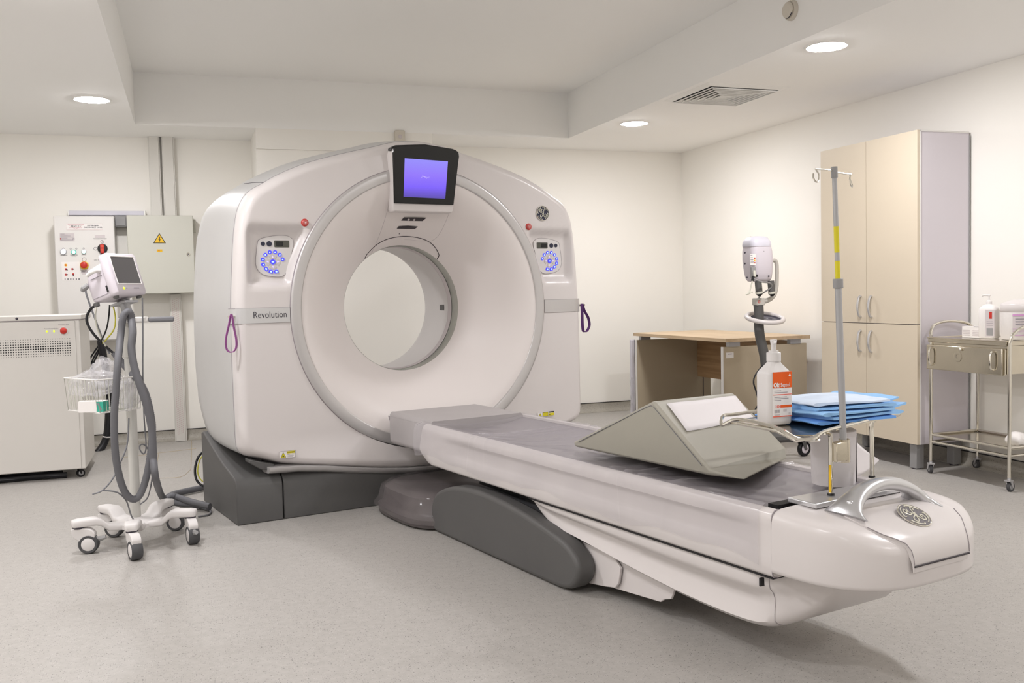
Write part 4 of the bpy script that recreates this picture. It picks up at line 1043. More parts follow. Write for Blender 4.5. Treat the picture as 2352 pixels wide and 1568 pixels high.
# slim folded board in a plastic bag beside the desk
p = ony(1451, 780, 7.30)
FB = thing('folded_board', 'slim grey board in a crumpled plastic bag beside the desk', 'board', (p[0], 7.30, 0))
obj('board', MB().box(-.012, .016, -.02, .02, .02, p[2]), 'lavender_white', FB, 30, bevel=.003)
obj('board_rail', MB().box(.016, .022, -.022, .02, .0, p[2]), 'mid_grey', FB, 0)
def bagpt(a_, b_):
    ang = 2*PI*a_; z = .06+.30*b_; w = .034*(1-.35*b_)
    return (.006+w*math.cos(ang)*(1+.25*math.sin(5*ang+9*b_)), -.03+.05*math.sin(ang)+.01*math.sin(17*b_), z+.01*math.sin(3*ang))
obj('plastic_bag', MB().grid(bagpt, 24, 12, wrapu=True), 'clear_bag', FB, 60)

# ------------------------------------------------------------------ tall cabinet
CB = thing('tall_cabinet', 'tall two-column cabinet with beige doors and lavender white sides', 'cabinet', (4.062, 4.520, 0), .0155)
zs = float(onx(2000, 742, 4.06)[2])
Y1, ZB_, ZT_, DP = .880, .155, 2.008, .385
obj('carcass', MB().box(.020, DP, 0, Y1, ZB_, ZT_), 'cab_white', CB, 0)
obj('back_panel', MB().box(DP, DP+.008, -.004, Y1, ZB_+.03, ZT_-.02), 'grey_plastic', CB, 0)
obj('top_edge', MB().box(.018, DP, -.003, .0, ZT_-.008, ZT_+.001), 'lacquer_white', CB, 0)
obj('front_edge', MB().box(.018, .024, -.003, .0, ZB_, ZT_), 'lacquer_white', CB, 0)
ym = .438
for y0, y1 in ((.001, ym-.0018), (ym+.0018, Y1-.001)):
    for z0, z1 in ((ZB_, zs-.0025), (zs+.0025, ZT_)):
        d = obj('door', MB().box(0, .018, y0, y1, z0, z1), 'door_beige', CB, 0)
        near = y0 < .1
        yh = ym-.050 if near else ym+.050
        zh = zs+.105 if z0 > .5 else zs-.115
        pts = [(0, yh, zh+.066), (-.016, yh, zh+.058), (-.026, yh, zh+.02), (-.027, yh, zh-.02), (-.016, yh, zh-.058), (0, yh, zh-.066)]
        obj('door_handle', MB().tube(spl(pts, 5), .0072, 8), 'bright_silver', d)
for x in (.05, DP-.05):
    for y in (.06, Y1-.06):
        lg = obj('leg', MB().box(x-.028, x+.028, y-.028, y+.028, .006, ZB_), 'grey_plastic', CB, 30, bevel=.002)
        obj('leg_foot', MB().cyl((x, y, 0), (x, y, .006), .026, n=16), 'ink', lg)

# ------------------------------------------------------------------ steel trolley
TX, TY = 4.076, 3.868
TR = thing('steel_trolley', 'polished steel medical trolley with one wide drawer beside the cabinet', 'trolley', (TX, TY, 0), .0)
TW, TD = .345, .560   # x depth, y length
def leg(x, y, z1=.79): return MB().tube([(x, y, .075), (x, y, z1)], .0095, 12)
for x in (0, TW):
    for y in (0, TD): obj('leg', leg(x, y), 'chrome', TR)
obj('top_tray', MB().box(-.012, TW+.012, .012, TD+.012, .772, .797), 'steel', TR, 30, bevel=.003)
obj('top_rim', MB().tube([(-.013, .012, .796), (TW+.013, .012, .796), (TW+.013, TD+.012, .796), (-.013, TD+.012, .796)], .004, 6, loop=True), 'steel', TR)
obj('drawer_case', MB().box(.004, TW-.01, .020, TD-.008, .622, .770), 'steel', TR, 0)
dr = obj('drawer', MB().box(-.030, .003, .022, TD+.004, .616, .757), 'steel', TR, 30, bevel=.004)
for y in (.078, TD-.040):
    pts = [(-.030, y, .742), (-.046, y, .736), (-.052, y, .71), (-.052, y, .675), (-.046, y, .648), (-.030, y, .642)]
    obj('drawer_handle', MB().tube(spl(pts, 4), .0058, 8), 'chrome', dr)
obj('drawer_knob', MB().sphere((-.038, .30, .742), .0095, 12, 8), 'chrome', dr)
obj('drawer_reflection', MB().lathe([(.012, -.0305), (.026, -.0315), (.030, -.031), (.030, -.0295)], 24, (0, .325, .70), 'x'), 'steel', dr)  # round reflection in the drawer front, put in as a steel ring
for y in (0, TD):
    s = 1 if y > 0 else -1
    pts = [(0, y, .79), (.012, y+s*.012, .835), (.06, y+s*.03, .872), (TW/2, y+s*.045, .886), (TW-.06, y+s*.03, .872), (TW-.012, y+s*.012, .835), (TW, y, .79)]
    obj('push_handle', MB().tube(spl(pts, 6), .0088, 10), 'chrome', TR)
obj('lower_shelf', MB().box(.004, TW-.004, .004, TD-.004, .222, .226), 'steel', TR, 0)
for z in (.232, .190):
    for (x0, y0, x1, y1) in ((0, 0, 0, TD), (TW, 0, TW, TD), (0, 0, TW, 0), (0, TD, TW, TD)):
        if z < .2 and x0 == x1 == TW: continue
        obj('shelf_rail', MB().tube([(x0, y0, z), (x1, y1, z)], .0075, 8), 'chrome', TR)
for (x, y, r) in ((0, 0, .2), (0, TD, 1.2), (TW, TD, 1.4), (TW, 0, 2.2)):
    caster(TR, (x, y, 0), .026, .018, r, 'bright_silver', 'rubber', 'grey_metal', .02)

# things on the trolley
ZTT = .7985
p = onz(2228, 779, ZTT)
CX = thing('carton', 'small white printed carton beside the white pump bottle', 'carton', (TX+.14, TY+.375, ZTT), .05)
obj('carton_body', MB().box(-.030, .030, -.066, .062, 0, .064), 'label_white', CX, 0)
for y0, y1 in ((-.058, -.010), (.006, .055)):
    for k in range(4): obj('print_line', MB().box(-.0308, -.029, y0, y1, .012+.009*k, .0165+.009*k), 'label_grey', CX, 0)
obj('carton_edge', MB().box(-.031, -.028, -.066, -.02, .062, .0648), 'ink_light', CX, 0)
B2 = thing('lotion_bottle', 'white pump bottle with small red mark on the steel trolley', 'bottle', (TX+.150, TY+.285, ZTT), -1.25)
def br2(w, d_, z, r): return [(x, y, z) for x, y in rrect(-w/2, w/2, -d_/2, d_/2, r, 4)]
obj('bottle_body', MB().loft([br2(.090, .062, 0, .015), br2(.098, .070, .006, .02), br2(.098, .070, .155, .02), br2(.094, .066, .168, .02), br2(.06, .05, .183, .018), br2(.030, .030, .190, .012)]), 'label_white', B2, 50)
obj('pump_collar', MB().lathe([(.0005, .188), (.016, .188), (.016, .205), (.010, .212), (.0005, .212)], 18), 'label_white', B2)
ph = obj('pump_head', MB().tube([(0, 0, .21), (0, 0, .236)], .004, 8), 'label_white', B2)
obj('pump_spout', MB().tube([(.006, 0, .238), (-.030, .0, .240), (-.040, 0, .236)], .005, 8), 'label_white', ph)
lb2 = obj('bottle_label', MB().box(-.004, .047, -.0362, -.0345, .010, .160), 'label_grey', B2, 0)
obj('red_mark', MB().box(.018, .034, -.0368, -.035, .110, .148), 'red_button', lb2, 0)
for z in (.092, .082, .072): obj('print_line', MB().box(.004, .040, -.0366, -.035, z, z+.003), 'ink_light', lb2, 0)
obj('print_block', MB().box(.004, .040, -.0366, -.035, .016, .058), 'grey_plastic', lb2, 0)
TU = thing('wipes_tub', 'round white lidded tub with lilac striped label on the trolley', 'tub', (TX+.185, TY+.115, ZTT))
obj('tub_body', MB().lathe([(.0005, 0), (.084, 0), (.088, .006), (.091, .155), (.0005, .155)], 40), 'label_white', TU, 50)
obj('tub_lid', MB().lathe([(.0915, .150), (.0935, .152), (.0935, .188), (.086, .196), (.060, .206), (.034, .215), (.0005, .217)], 40), 'white_plastic', TU, 50)
a0_, a1_ = 3.55, 5.5
lb3 = obj('tub_label', MB().lathe([(.0895, .022), (.0915, .138)], 24, (0, 0, 0), a0=a0_, a1=a1_), 'label_grey', TU)
for z0, z1 in ((.128, .138), (.058, .061), (.046, .049), (.022, .0245)): obj('lilac_stripe', MB().lathe([(.0900+.0014*z0/.138+.0012, z0), (.0900+.0014*z1/.138+.0012, z1)], 24, (0, 0, 0), a0=a0_, a1=a1_), 'pink_tape', lb3)
for k in range(3): obj('print_line', MB().lathe([(.0922, .110-.014*k), (.0922, .115-.014*k)], 10, a0=a0_+.15, a1=a0_+1.1+.1*k), 'ink_light', lb3)
# crumpled packet on the lower shelf
def pk(a_, b_):
    t = PI*(b_-.5); g_ = 2*PI*a_; r = .045*(1+.18*math.sin(3*g_+5*b_)+.12*math.sin(7*g_-4*b_))
    return (TX+.11+r*math.cos(t)*math.cos(g_), TY+.055+1.2*r*math.cos(t)*math.sin(g_), .2265+.040+.040*math.sin(t))
tag(obj('wipes_packet', MB().grid(pk, 22, 12, wrapu=True), 'label_white', None, 60), 'crumpled white packet on the lower shelf of the trolley', 'packet')

# ------------------------------------------------------------------ power cabinet on casters (left)
UXR, UYF = -.656, 6.519
U = thing('power_cabinet', 'off-white metal power cabinet on casters with red stop button', 'power cabinet', (UXR, UYF, 0))
UW = .86
obj('cabinet_body', MB().box(-UW, 0, 0, .60, .062, 1.005), 'ups_white', U, 30, bevel=.004)
obj('front_panel', MB().box(-UW+.03, -.026, -.006, .001, .066, 1.000), 'ups_white', U, 30, bevel=.002)
obj('lid', MB().box(-UW, .012, -.010, .60, 1.008, 1.036), 'ups_white', U, 30, bevel=.003)
obj('lid_gap', MB().box(-UW+.002, .008, -.006, .59, 1.004, 1.009), 'seam_grey', U, 0)
obj('lid_screw', MB().lathe([(.0005, -.0125), (.008, -.012), (.0085, -.009)], 14, (-1.006-UXR, 0, 1.021), 'y'), 'ink', U)
def LU(x, y): p = ony(x, y, UYF-.006); return (p[0]-UXR, p[2])
hm = MB()
rr_ = [.0021, .0029, .0039, .0047, .0048, .0040, .0031, .0023]
x0, zt = LU(160, 777); xs = .01385; zs_ = .0150
for i in range(8):
    for k in range(46):
        x = x0-xs*k
        if x < -UW+.05: break
        hm.prism(circ(x, zt-zs_*i, rr_[i], 8), -.0066, -.0058)
obj('vent_holes', hm, 'ink_black', U, 0)['kind'] = 'stuff'
bx0 = LU(146, 759.5)
sb = obj('stop_button', MB().lathe([(.0005, -.026), (.012, -.026), (.0185, -.022), (.0195, -.012), (.013, -.010), (.013, -.006)], 24, (bx0[0], 0, bx0[1]), 'y'), 'red_button', U)
obj('button_ring', MB().lathe([(.021, -.0075), (.027, -.0085), (.0275, -.006)], 24, (bx0[0], 0, bx0[1]), 'y'), 'label_white', sb)
for (px, py, l_) in ((107.5, 761, 'lamp_a'), (124, 760.5, 'lamp_b')):
    q = LU(px, py); obj('status_lamp', MB().sphere((q[0], -.006, q[1]), .0062, 12, 8, sc=(1 if px < 110 else .8, .7, 1.0 if px < 110 else 1.3)), 'led_lime', U)
for s, px, py, sz in (('Power', 107, 755, .010), ('System Enable', 123, 754.5, .009), ('Emergency Stop', 146, 745.3, .009)):
    q = LU(px, py); text('lettering', s, sz, 'ink_light', U, (q[0], -.0066, q[1]), ext=.0002)
for x in (-.05, -UW+.05):
    for y in (.06, .50):
        caster(U, (x, y, 0), .026, .024, .4 if y < .2 else 1.9, 'black_plastic', 'black_plastic', 'grey_metal', .006)
obj('floor_cable', MB().tube(spl([(-.12, .06, .02), (-.22, .05, .025), (-.34, .07, .02), (-.50, .05, .02), (-.7, .10, .02)], 6), .018, 8), 'black_cable', U)
obj('floor_cable', MB().tube(spl([(-.15, .12, .035), (-.26, .10, .03), (-.40, .14, .03), (-.7, .20, .03)], 6), .014, 8), 'black_cable', U)

# ------------------------------------------------------------------ electrical gear on the back wall
YP = 7.72
p0_, p1_ = ony(122, 496, YP), ony(261, 495.5, YP)
PX0, PX1, PZ1 = float(p0_[0]), float(p1_[0]), float(p0_[2]); PZ0 = float(ony(205, 783, YP)[2])
E1 = thing('disconnect_panel', 'white mains disconnect panel with lit lamps and red rotary handle', 'electrical panel', (PX0, YB, PZ0))
def LE(x, y): p = ony(x, y, YP); return (float(p[0])-PX0, float(p[2])-PZ0)
YE = YP-YB
obj('enclosure', MB().box(0, PX1-PX0, YE+.006, 0, 0, PZ1-PZ0), 'lacquer_white', E1, 30, bevel=.003)
obj('panel_door', MB().box(.004, PX1-PX0-.004, YE, YE+.006, .006, PZ1-PZ0-.006), 'lacquer_white', E1, 30, bevel=.002)
k2 = lambda x, y: LE(110+x/7.841, 480+y/7.84)
def quad(nm, x0, y0, x1, y1, m, par, d=.0012, z=0):
    a_, b_ = k2(x0, y0), k2(x1, y1)
    return obj(nm, MB().box(min(a_[0], b_[0]), max(a_[0], b_[0]), YE-d, YE+.001, min(a_[1], b_[1]), max(a_[1], b_[1])), m, par, 0)
nb = quad('name_plate', 330, 265, 985, 375, 'label_white', E1)
a_, b_ = k2(330, 265), k2(985, 375)
obj('plate_border', MB().tube([(a_[0], YE-.0014, a_[1]), (b_[0], YE-.0014, a_[1]), (b_[0], YE-.0014, b_[1]), (a_[0], YE-.0014, b_[1])], .0005, 4, loop=True), 'red_line', nb)
tri_ = [k2(355, 280), k2(645, 280), k2(500, 362)]
obj('logo_triangle', MB().tube([(x, YE-.0016, z) for x, z in tri_], .0011, 4, loop=True), 'red_logo', nb)
c_ = k2(500, 310); text('maker_lettering', 'BEVCO', .021, 'ink', nb, (c_[0], YE-.0020, c_[1]), ext=.0003)
c_ = k2(500, 338); obj('logo_line', MB().box(c_[0]-.045, c_[0]+.045, YE-.0018, YE, c_[1]-.001, c_[1]+.001), 'red_line', nb, 0)
for s, y in (('SYSTEM MAIN', 298), ('DISCONNECT PANEL', 331)):
    c_ = k2(815, y); text('panel_lettering', s, .0132, 'ink', nb, (c_[0], YE-.0016, c_[1]), ext=.0003, bold=.0003)
rp_ = quad('rating_plate', 210, 435, 482, 578, 'label_grey', E1)
for k in range(7):
    a_, b_ = k2(225, 445+18*k), k2(300+(k*53) % 160, 452+18*k)
    obj('print_line', MB().box(a_[0], b_[0], YE-.0018, YE, b_[1], a_[1]), 'ink_light', rp_, 0)
a_ = k2(230, 535); obj('red_mark', MB().box(a_[0]-.004, a_[0]+.004, YE-.0018, YE, a_[1]-.005, a_[1]+.005), 'red_button', rp_, 0)
c_ = k2(458, 535); text('mark_lettering', 'CE', .016, 'ink', rp_, (c_[0], YE-.0018, c_[1]), ext=.0002)
c_ = k2(935, 492); q_ = quad('small_plate', 845, 468, 1030, 518, 'label_grey', E1)
c_ = k2(940, 535); text('switch_lettering', 'MAIN DISCONNECT', .010, 'ink', E1, (c_[0], YE-.001, c_[1]), ext=.0003)
def lampat(x, y, r, m, nm='signal_lamp', ring='grey_metal', d=.014):
    c_ = k2(x, y)
    rg = obj(nm, MB().lathe([(r*1.0, -d*.6), (r*1.35, -d*.5), (r*1.4, 0)], 24, (c_[0], YE, c_[1]), 'y'), ring, E1)
    obj('lamp_lens', MB().lathe([(.0005, -d), (r*.6, -d*.95), (r, -d*.6)], 24, (c_[0], YE, c_[1]), 'y'), m, rg)
    return rg
lampat(278, 768, .0165, 'led_white'); lampat(648, 768, .0125, 'led_green')
sw = lampat(465, 775, .0125, 'led_green', 'lit_switch', 'teal')
for x, y, s in ((288, 830, 'POWER ON'), (470, 828, 'CONNECTED'), (470, 845, 'SWITCH'), (650, 822, 'UPS ON')):
    c_ = k2(x, y); text('lamp_lettering', s, .0085, 'ink', E1, (c_[0], YE-.001, c_[1]), ext=.0003)
for x, y in ((410, 712), (512, 710), (280, 710), (645, 708)):
    c_ = k2(x, y); obj('symbol_ring', MB().tube([(c_[0]+.0055*math.cos(t), YE-.001, c_[1]+.0055*math.sin(t)) for t in [2*PI*k/12 for k in range(12)]], .0011, 4, loop=True), 'ink_light', E1)
for x, y, r in ((978, 587, .011), (855, 712, .011), (655, 905, .014)):
    c_ = k2(x, y); obj('symbol_ring', MB().tube([(c_[0]+r*math.cos(t), YE-.001, c_[1]+r*math.sin(t)) for t in [2*PI*k/16 for k in range(16)]], .0013, 4, loop=True), 'ink_light', E1)
c_ = k2(978, 587); obj('symbol_bar', MB().box(c_[0]-.001, c_[0]+.001, YE-.0016, YE, c_[1]-.006, c_[1]+.006), 'ink_light', E1, 0)
c_ = k2(985, 712)
kn = obj('rotary_switch', MB().lathe([(.0005, -.020), (.028, -.019), (.034, -.012), (.036, 0)], 28, (c_[0], YE, c_[1]), 'y'), 'black_plastic', E1)
obj('switch_stem', MB().box(c_[0]-.016, c_[0]+.016, YE-.018, YE, c_[1]-.062, c_[1]), 'black_plastic', kn, 30, bevel=.006)
obj('switch_handle', MB().box(c_[0]-.013, c_[0]+.013, YE-.042, YE-.015, c_[1]-.036, c_[1]+.030), 'red_button', kn, 30, bevel=.004)
for k in range(6): obj('handle_rib', MB().box(c_[0]-.0125, c_[0]+.0125, YE-.0435, YE-.040, c_[1]-.026+.009*k, c_[1]-.023+.009*k), 'orange_red', kn, 0)
c_ = k2(655, 1015)
es_ = obj('stop_collar', MB().lathe([(.018, -.016), (.0295, -.014), (.031, 0)], 28, (c_[0], YE, c_[1]), 'y'), 'yellow', E1)
obj('stop_button', MB().lathe([(.0005, -.040), (.016, -.040), (.0235, -.035), (.0245, -.024), (.016, -.016)], 28, (c_[0], YE, c_[1]+.003), 'y'), 'red_button', es_)
a_ = k2(600, 1090); b_ = k2(722, 1175)
obj('stop_plate', MB().prism(rrect(a_[0], b_[0], b_[1], a_[1], .010), YE-.0012, YE+.001), 'label_grey', E1, 0)
for s, y in (('EMERGENCY', 1112), ('POWER OFF', 1133)):
    c_ = k2(662, y); text('stop_lettering', s, .0088, 'ink', E1, (c_[0], YE-.0016, c_[1]), ext=.0003)
c_ = k2(925, 917); text('switch_lettering', 'LOCK OUT ONLY', .009, 'ink', E1, (c_[0], YE-.001, c_[1]), ext=.0003)
sqp = quad('instruction_plate', 243, 950, 585, 1285, 'label_white', E1)
c_ = k2(322, 1008); obj('picture_mark', MB().prism(circ(c_[0], c_[1], .010, 16), YE-.002, YE), 'yellow', sqp, 0); obj('picture_mark', MB().prism(circ(c_[0], c_[1], .0055, 12), YE-.0026, YE), 'red_button', sqp, 0)
for x, y, a in ((325, 1082, -.6), (440, 1080, 0), (325, 1180, 0), (457, 1172, -1.57)):
    c_ = k2(x, y); obj('picture_mark', MB().prism(circ(c_[0], c_[1], .0078, 14), YE-.002, YE), 'red_button', sqp, 0)
    e_ = (c_[0]+.013*math.cos(a), c_[1]+.013*math.sin(a)); obj('picture_mark', MB().tube([(c_[0], YE-.0015, c_[1]), (e_[0], YE-.0015, e_[1])], .0036, 6), 'ink', sqp)
for k in range(6):
    c_ = k2(312+50*k, 1260); obj('picture_mark', MB().box(c_[0]-.004, c_[0]+.004, YE-.0018, YE, c_[1]-.004, c_[1]+.004), 'ink_light' if k % 3 == 0 else 'ink', sqp, 0)

q0, q1, q2 = ony(290, 497.5, YP), ony(446, 494.5, YP), ony(292, 676, YP)
EX0, EX1, EZ1, EZ0 = float(q0[0]), float(q1[0])-.01, float(q1[2]), float(q2[2])
E2 = thing('electrical_box', 'pale grey electrical box with yellow hazard triangle on the wall', 'electrical box', (EX0, YB, EZ0))
obj('box_body', MB().box(0, EX1-EX0, YE+.012, 0, 0, EZ1-EZ0), 'box_grey', E2, 30, bevel=.003)
obj('box_door', MB().box(.002, EX1-EX0-.002, YE, YE+.012, .003, EZ1-EZ0-.003), 'box_grey', E2, 30, bevel=.004)
def LB(x, y): p = ony(x, y, YP); return (float(p[0])-EX0, float(p[2])-EZ0)
a_, b_, c_ = LB(352, 558.5), LB(381, 558.5), LB(366, 535)
cc = ((a_[0]+b_[0]+c_[0])/3, (a_[1]+b_[1]+c_[1])/3)
tr_ = obj('hazard_triangle', MB().prism([a_, b_, c_], YE-.0012, YE+.001), 'ink_black', E2, 0)
sh = lambda p, f: (cc[0]+(p[0]-cc[0])*f, cc[1]+(p[1]-cc[1])*f)
obj('hazard_field', MB().prism([sh(a_, .82), sh(b_, .82), sh(c_, .82)], YE-.0018, YE), 'yellow', tr_, 0)
bl = [(.004, .026), (-.008, .0), (.000, .002), (-.004, -.022), (.008, .006), (.0005, .004), (.008, .026)]
obj('lightning_mark', MB().prism([(cc[0]+x, cc[1]+z) for x, z in bl], YE-.0024, YE), 'ink_black', tr_, 0)
c_ = LB(366.5, 575.5); ys = obj('yellow_tag', MB().box(c_[0]-.020, c_[0]+.020, YE-.0012, YE, c_[1]-.010, c_[1]+.010), 'yellow', E2, 0)
text('tag_lettering', '380 V', .012, 'red_button', ys, (c_[0], YE-.0016, c_[1]), ext=.0002)
c_ = LB(432.5, 584); lk = obj('door_lock', MB().lathe([(.0005, -.006), (.009, -.007), (.013, -.004), (.014, 0)], 20, (c_[0], YE, c_[1]), 'y'), 'chrome', E2)
obj('lock_key', MB().box(c_[0]-.003, c_[0]+.003, YE-.0085, YE-.004, c_[1]-.006, c_[1]+.006), 'ink', lk, 0)
obj('side_bracket', MB().box(EX1-EX0, EX1-EX0+.02, -.10, -.02, EZ1-EZ0-.12, EZ1-EZ0-.02), 'box_grey', E2, 30, bevel=.003)
# cable ducts
def duct(name, label, x0, x1, z0, z1, m, yf=7.885):
    t = thing(name, label, 'cable duct', ((x0+x1)/2, YB, z0))
    w = (x1-x0)/2
    obj('duct_body', MB().box(-w, w, yf-YB+.008, 0, 0, z1-z0), m, t, 0)
    obj('duct_lid', MB().box(-w+.008, w-.008, yf-YB, yf-YB+.009, 0, z1-z0), m, t, 30, bevel=.002)
    return t
zt_ = EZ1
f_ = lambda x, y: float(ony(x, y, 7.885)[0])
duct('cable_duct', 'white cable duct rising to the ceiling, beside the disconnect panel', f_(342, 400), f_(369, 400), zt_+.004, ZC, 'trunk_white')
duct('cable_duct', 'white cable duct rising to the ceiling above the hazard triangle', f_(374, 400), f_(402, 400), zt_+.004, ZC, 'trunk_white', 7.875)
dd = duct('cable_duct', 'cable duct with faded red print running down to the floor', f_(396, 850), f_(423, 850), .002, EZ0-.004, 'trunk_white', 7.865)
hm = MB(); w_ = .024
for k in range(66):
    z = .05+k*.0162
    for j in range(4):
        x = -.026+.0135*j; hm.add([(x, -.0832, z+.006*j), (x+.008, -.0832, z+.010+.006*j), (x+.0096, -.0832, z+.010+.006*j), (x+.0016, -.0832, z+.006*j)], [(0, 1, 2, 3)])
obj('red_print', hm, 'red_line', dd, 0)['kind'] = 'stuff'
hz0, hz1 = ony(158, 489, 7.885), ony(330, 488, 7.885)
t = thing('cable_tray', 'pale lavender horizontal duct above the disconnect panel', 'cable duct', (float(hz0[0]+hz1[0])/2, YB, float(hz0[2])-.016))
w_ = float(hz1[0]-hz0[0])/2
obj('duct_body', MB().box(-w_, w_, -.062, 0, 0, .034), 'lavender_white', t, 30, bevel=.003)
obj('duct_end', MB().box(-w_-.008, -w_, -.064, 0, -.002, .036), 'lamp_trim', t, 0)
obj('duct_end', MB().box(w_, w_+.012, -.066, 0, -.004, .038), 'lamp_trim', t, 0)
t = thing('junction_box', 'grey junction strip between the two electrical cabinets', 'junction box', (float(ony(276, 495, 7.8)[0]), YB, float(ony(276, 520, 7.8)[2])))
obj('junction_body', MB().box(-.042, .042, -.12, 0, 0, .085), 'grey_plastic', t, 30, bevel=.004)
obj('junction_lid', MB().box(-.036, .036, -.126, -.119, .008, .077), 'grey_plastic', t, 30, bevel=.003)

def cable(name, label, pts, r, m, fn, n=8, cat='cable', group=None):
    P = [tuple(fn(*q)) for q in pts]
    return tag(obj(name, MB().tube(spl(P, n), r, 10), m, None, 60), label, cat, group)
cb = cable('black_cable', 'thick black cable dropping from the disconnect panel to the floor', [(231, 782, 7.74), (237, 815, 7.74), (246, 870, 7.74), (250, 930, 7.74), (247, 990, 7.72), (238, 1020, 7.70), (224, 1040, 7.66)], .027, 'black_cable', lambda x, y, Y: ony(x, y, Y))
p = ony(246, 1003, 7.70); obj('cable_tie', MB().tube([(p[0]-.029, p[1]-.0, p[2]+.004), (p[0], p[1]-.030, p[2]), (p[0]+.029, p[1], p[2]-.004)], .005, 6), 'label_white', cb)
for i, (d, l_) in enumerate(((0, 'thin black cable curling behind the basket, leftmost strand'), (7, 'thin black cable curling behind the basket, middle strand'), (12, 'thin black cable curling behind the basket, strand by the panel'))):
    cable('thin_cable', l_, [(232+d*.3, 785, 7.76), (222+d*.8, 800, 7.76), (208+d, 822, 7.76), (202+d*.8, 845, 7.76), (199+d*.7, 875, 7.76), (201+d*.7, 930, 7.78)], .006, 'black_cable', lambda x, y, Y: ony(x, y, Y), cat='cable', group='thin cables below the disconnect panel')

# ------------------------------------------------------------------ patient monitor on a wheeled stand
MX, MY = -.268, 4.64
MS = thing('patient_monitor_stand', 'wheeled patient monitor stand with wire basket and grey monitor', 'monitor stand', (MX, MY, 0))
def LM(x, y, Y): p = ony(x, y, Y); return (float(p[0])-MX, float(p[1])-MY, float(p[2]))
# five-armed base
angs = [math.radians(a) for a in (198, 269, 344, 58, 126)]
hub = MB().lathe([(.0005, .128), (.026, .128), (.034, .118), (.075, .112), (.085, .104), (.085, .086), (.0005, .084)], 30)
obj('base_hub', hub, 'white_plastic_matt', MS, 50)
for a in angs:
    ca, sa = math.cos(a), math.sin(a); rings = []
    for r, zc, w, h in ((.03, .098, .05, .013), (.09, .098, .042, .014), (.125, .102, .038, .016), (.155, .130, .036, .017), (.175, .137, .035, .017), (.245, .138, .031, .017), (.268, .137, .026, .016), (.274, .136, .018, .011)):
        ring = []
        for (s, t_) in rrect(-w, w, -h, h, h*.6, 3): ring.append((r*ca-s*sa, r*sa+s*ca, zc+t_))
        rings.append(ring)
    obj('base_arm', MB().loft(rings), 'white_plastic_matt', MS, 50)
wheel_pos = [(-.486, 4.568, 2.9), (-.275, 4.394, -1.2), (-.036, 4.578, -1.4), (-.131, 4.902, .3), (-.445, 4.895, -.2)]
for a, (wx, wy, wr_) in zip(angs, wheel_pos):
    bx, by = .245*math.cos(a), .245*math.sin(a)
    cs = Matrix.Translation((bx, by, 0)) @ Matrix.Rotation({198: -.12, 269: -1.25, 344: -1.35, 58: -.25, 126: -.3}[round(math.degrees(a))], 4, 'Z')
    r = .042; m = MB()
    # hooded housing over a trailing wheel
    hood = spl([(-.026, .116), (.024, .116), (.050, .110), (.068, .094), (.069, .078), (.062, .052), (.052, .034), (.038, .029), (.024, .036), (.004, .058), (-.018, .074), (-.026, .092)], 3, True)
    m.prism(hood, -.0205, .0205, 'y')
    h = obj('caster', m.xf(cs), 'white_plastic_matt', MS, 50, bevel=.004)
    obj('swivel_ring', MB().cyl((0, 0, .114), (0, 0, .122), .025, n=20).xf(cs), 'ink', h)
    obj('wheel', MB().lathe([(.029, -.0225), (.038, -.0235), (.043, -.015), (.043, .015), (.038, .0235), (.029, .0225)], 30, (.040, 0, .043), 'y').xf(cs), 'rubber', h, 50)
    obj('hub', MB().lathe([(.0005, -.0225), (.026, -.0235), (.030, -.021), (.030, .021), (.026, .0235), (.0005, .0225)], 30, (.040, 0, .043), 'y').xf(cs), 'white_plastic_matt', h, 50)
    if a == angs[0] or a == angs[2]:
        obj('brake_pedal', MB().tube([tuple(cs @ Vector(q)) for q in ((.066, 0, .066), (.090, 0, .062), (.112, 0, .068))], [.008, .011, .009], 8), 'grey_plastic', h)
obj('pole', MB().tube([(0, 0, .12), (.001, 0, .60), (.003, 0, .90)], .0225, 20), 'pole_grey', MS)
obj('upper_pole', MB().tube([(.003, 0, .86), (.004, 0, 1.07)], .0275, 20), 'pole_grey', MS, bevel=.003)
obj('pole_label', MB().lathe([(.0240, .70), (.0240, .78)], 8, (.002, 0, 0), a0=4.6, a1=5.6), 'label_grey', MS)
tm = obj('tilt_mount', MB().tube([(.004, 0, 1.06), (-.005, -.01, 1.095), (-.012, -.012, 1.118)], [.024, .022, .03], 12), 'grey_metal', MS)
obj('mount_plate', MB().box(-.052, .030, -.045, .045, 1.100, 1.110).xf(Matrix.Translation((-.012, 0, 1.117)) @ Matrix.Rotation(math.radians(50), 4, 'Z') @ Matrix.Rotation(math.radians(-13), 4, 'X') @ Matrix.Translation((.012, 0, -1.117))), 'grey_metal', MS, 0)
# push handle
hy = -.06
a_, b_, c_ = LM(283, 735, MY+hy), LM(341, 734, MY+hy), LM(400, 732.5, MY+hy)
obj('handle_clamp', MB().box(-.035, .035, -.045, .04, a_[2]-.012, a_[2]+.016), 'grey_metal', MS, 30, bevel=.006)
obj('handle_bar', MB().box(a_[0]-.02, b_[0], hy-.016, hy+.016, a_[2]-.013, a_[2]+.013), 'lacquer_white', MS, 30, bevel=.006)
obj('handle_grip', MB().box(b_[0], c_[0], hy-.018, hy+.018, b_[2]-.012, b_[2]+.012), 'mid_grey', MS, 30, bevel=.008, seg=3)
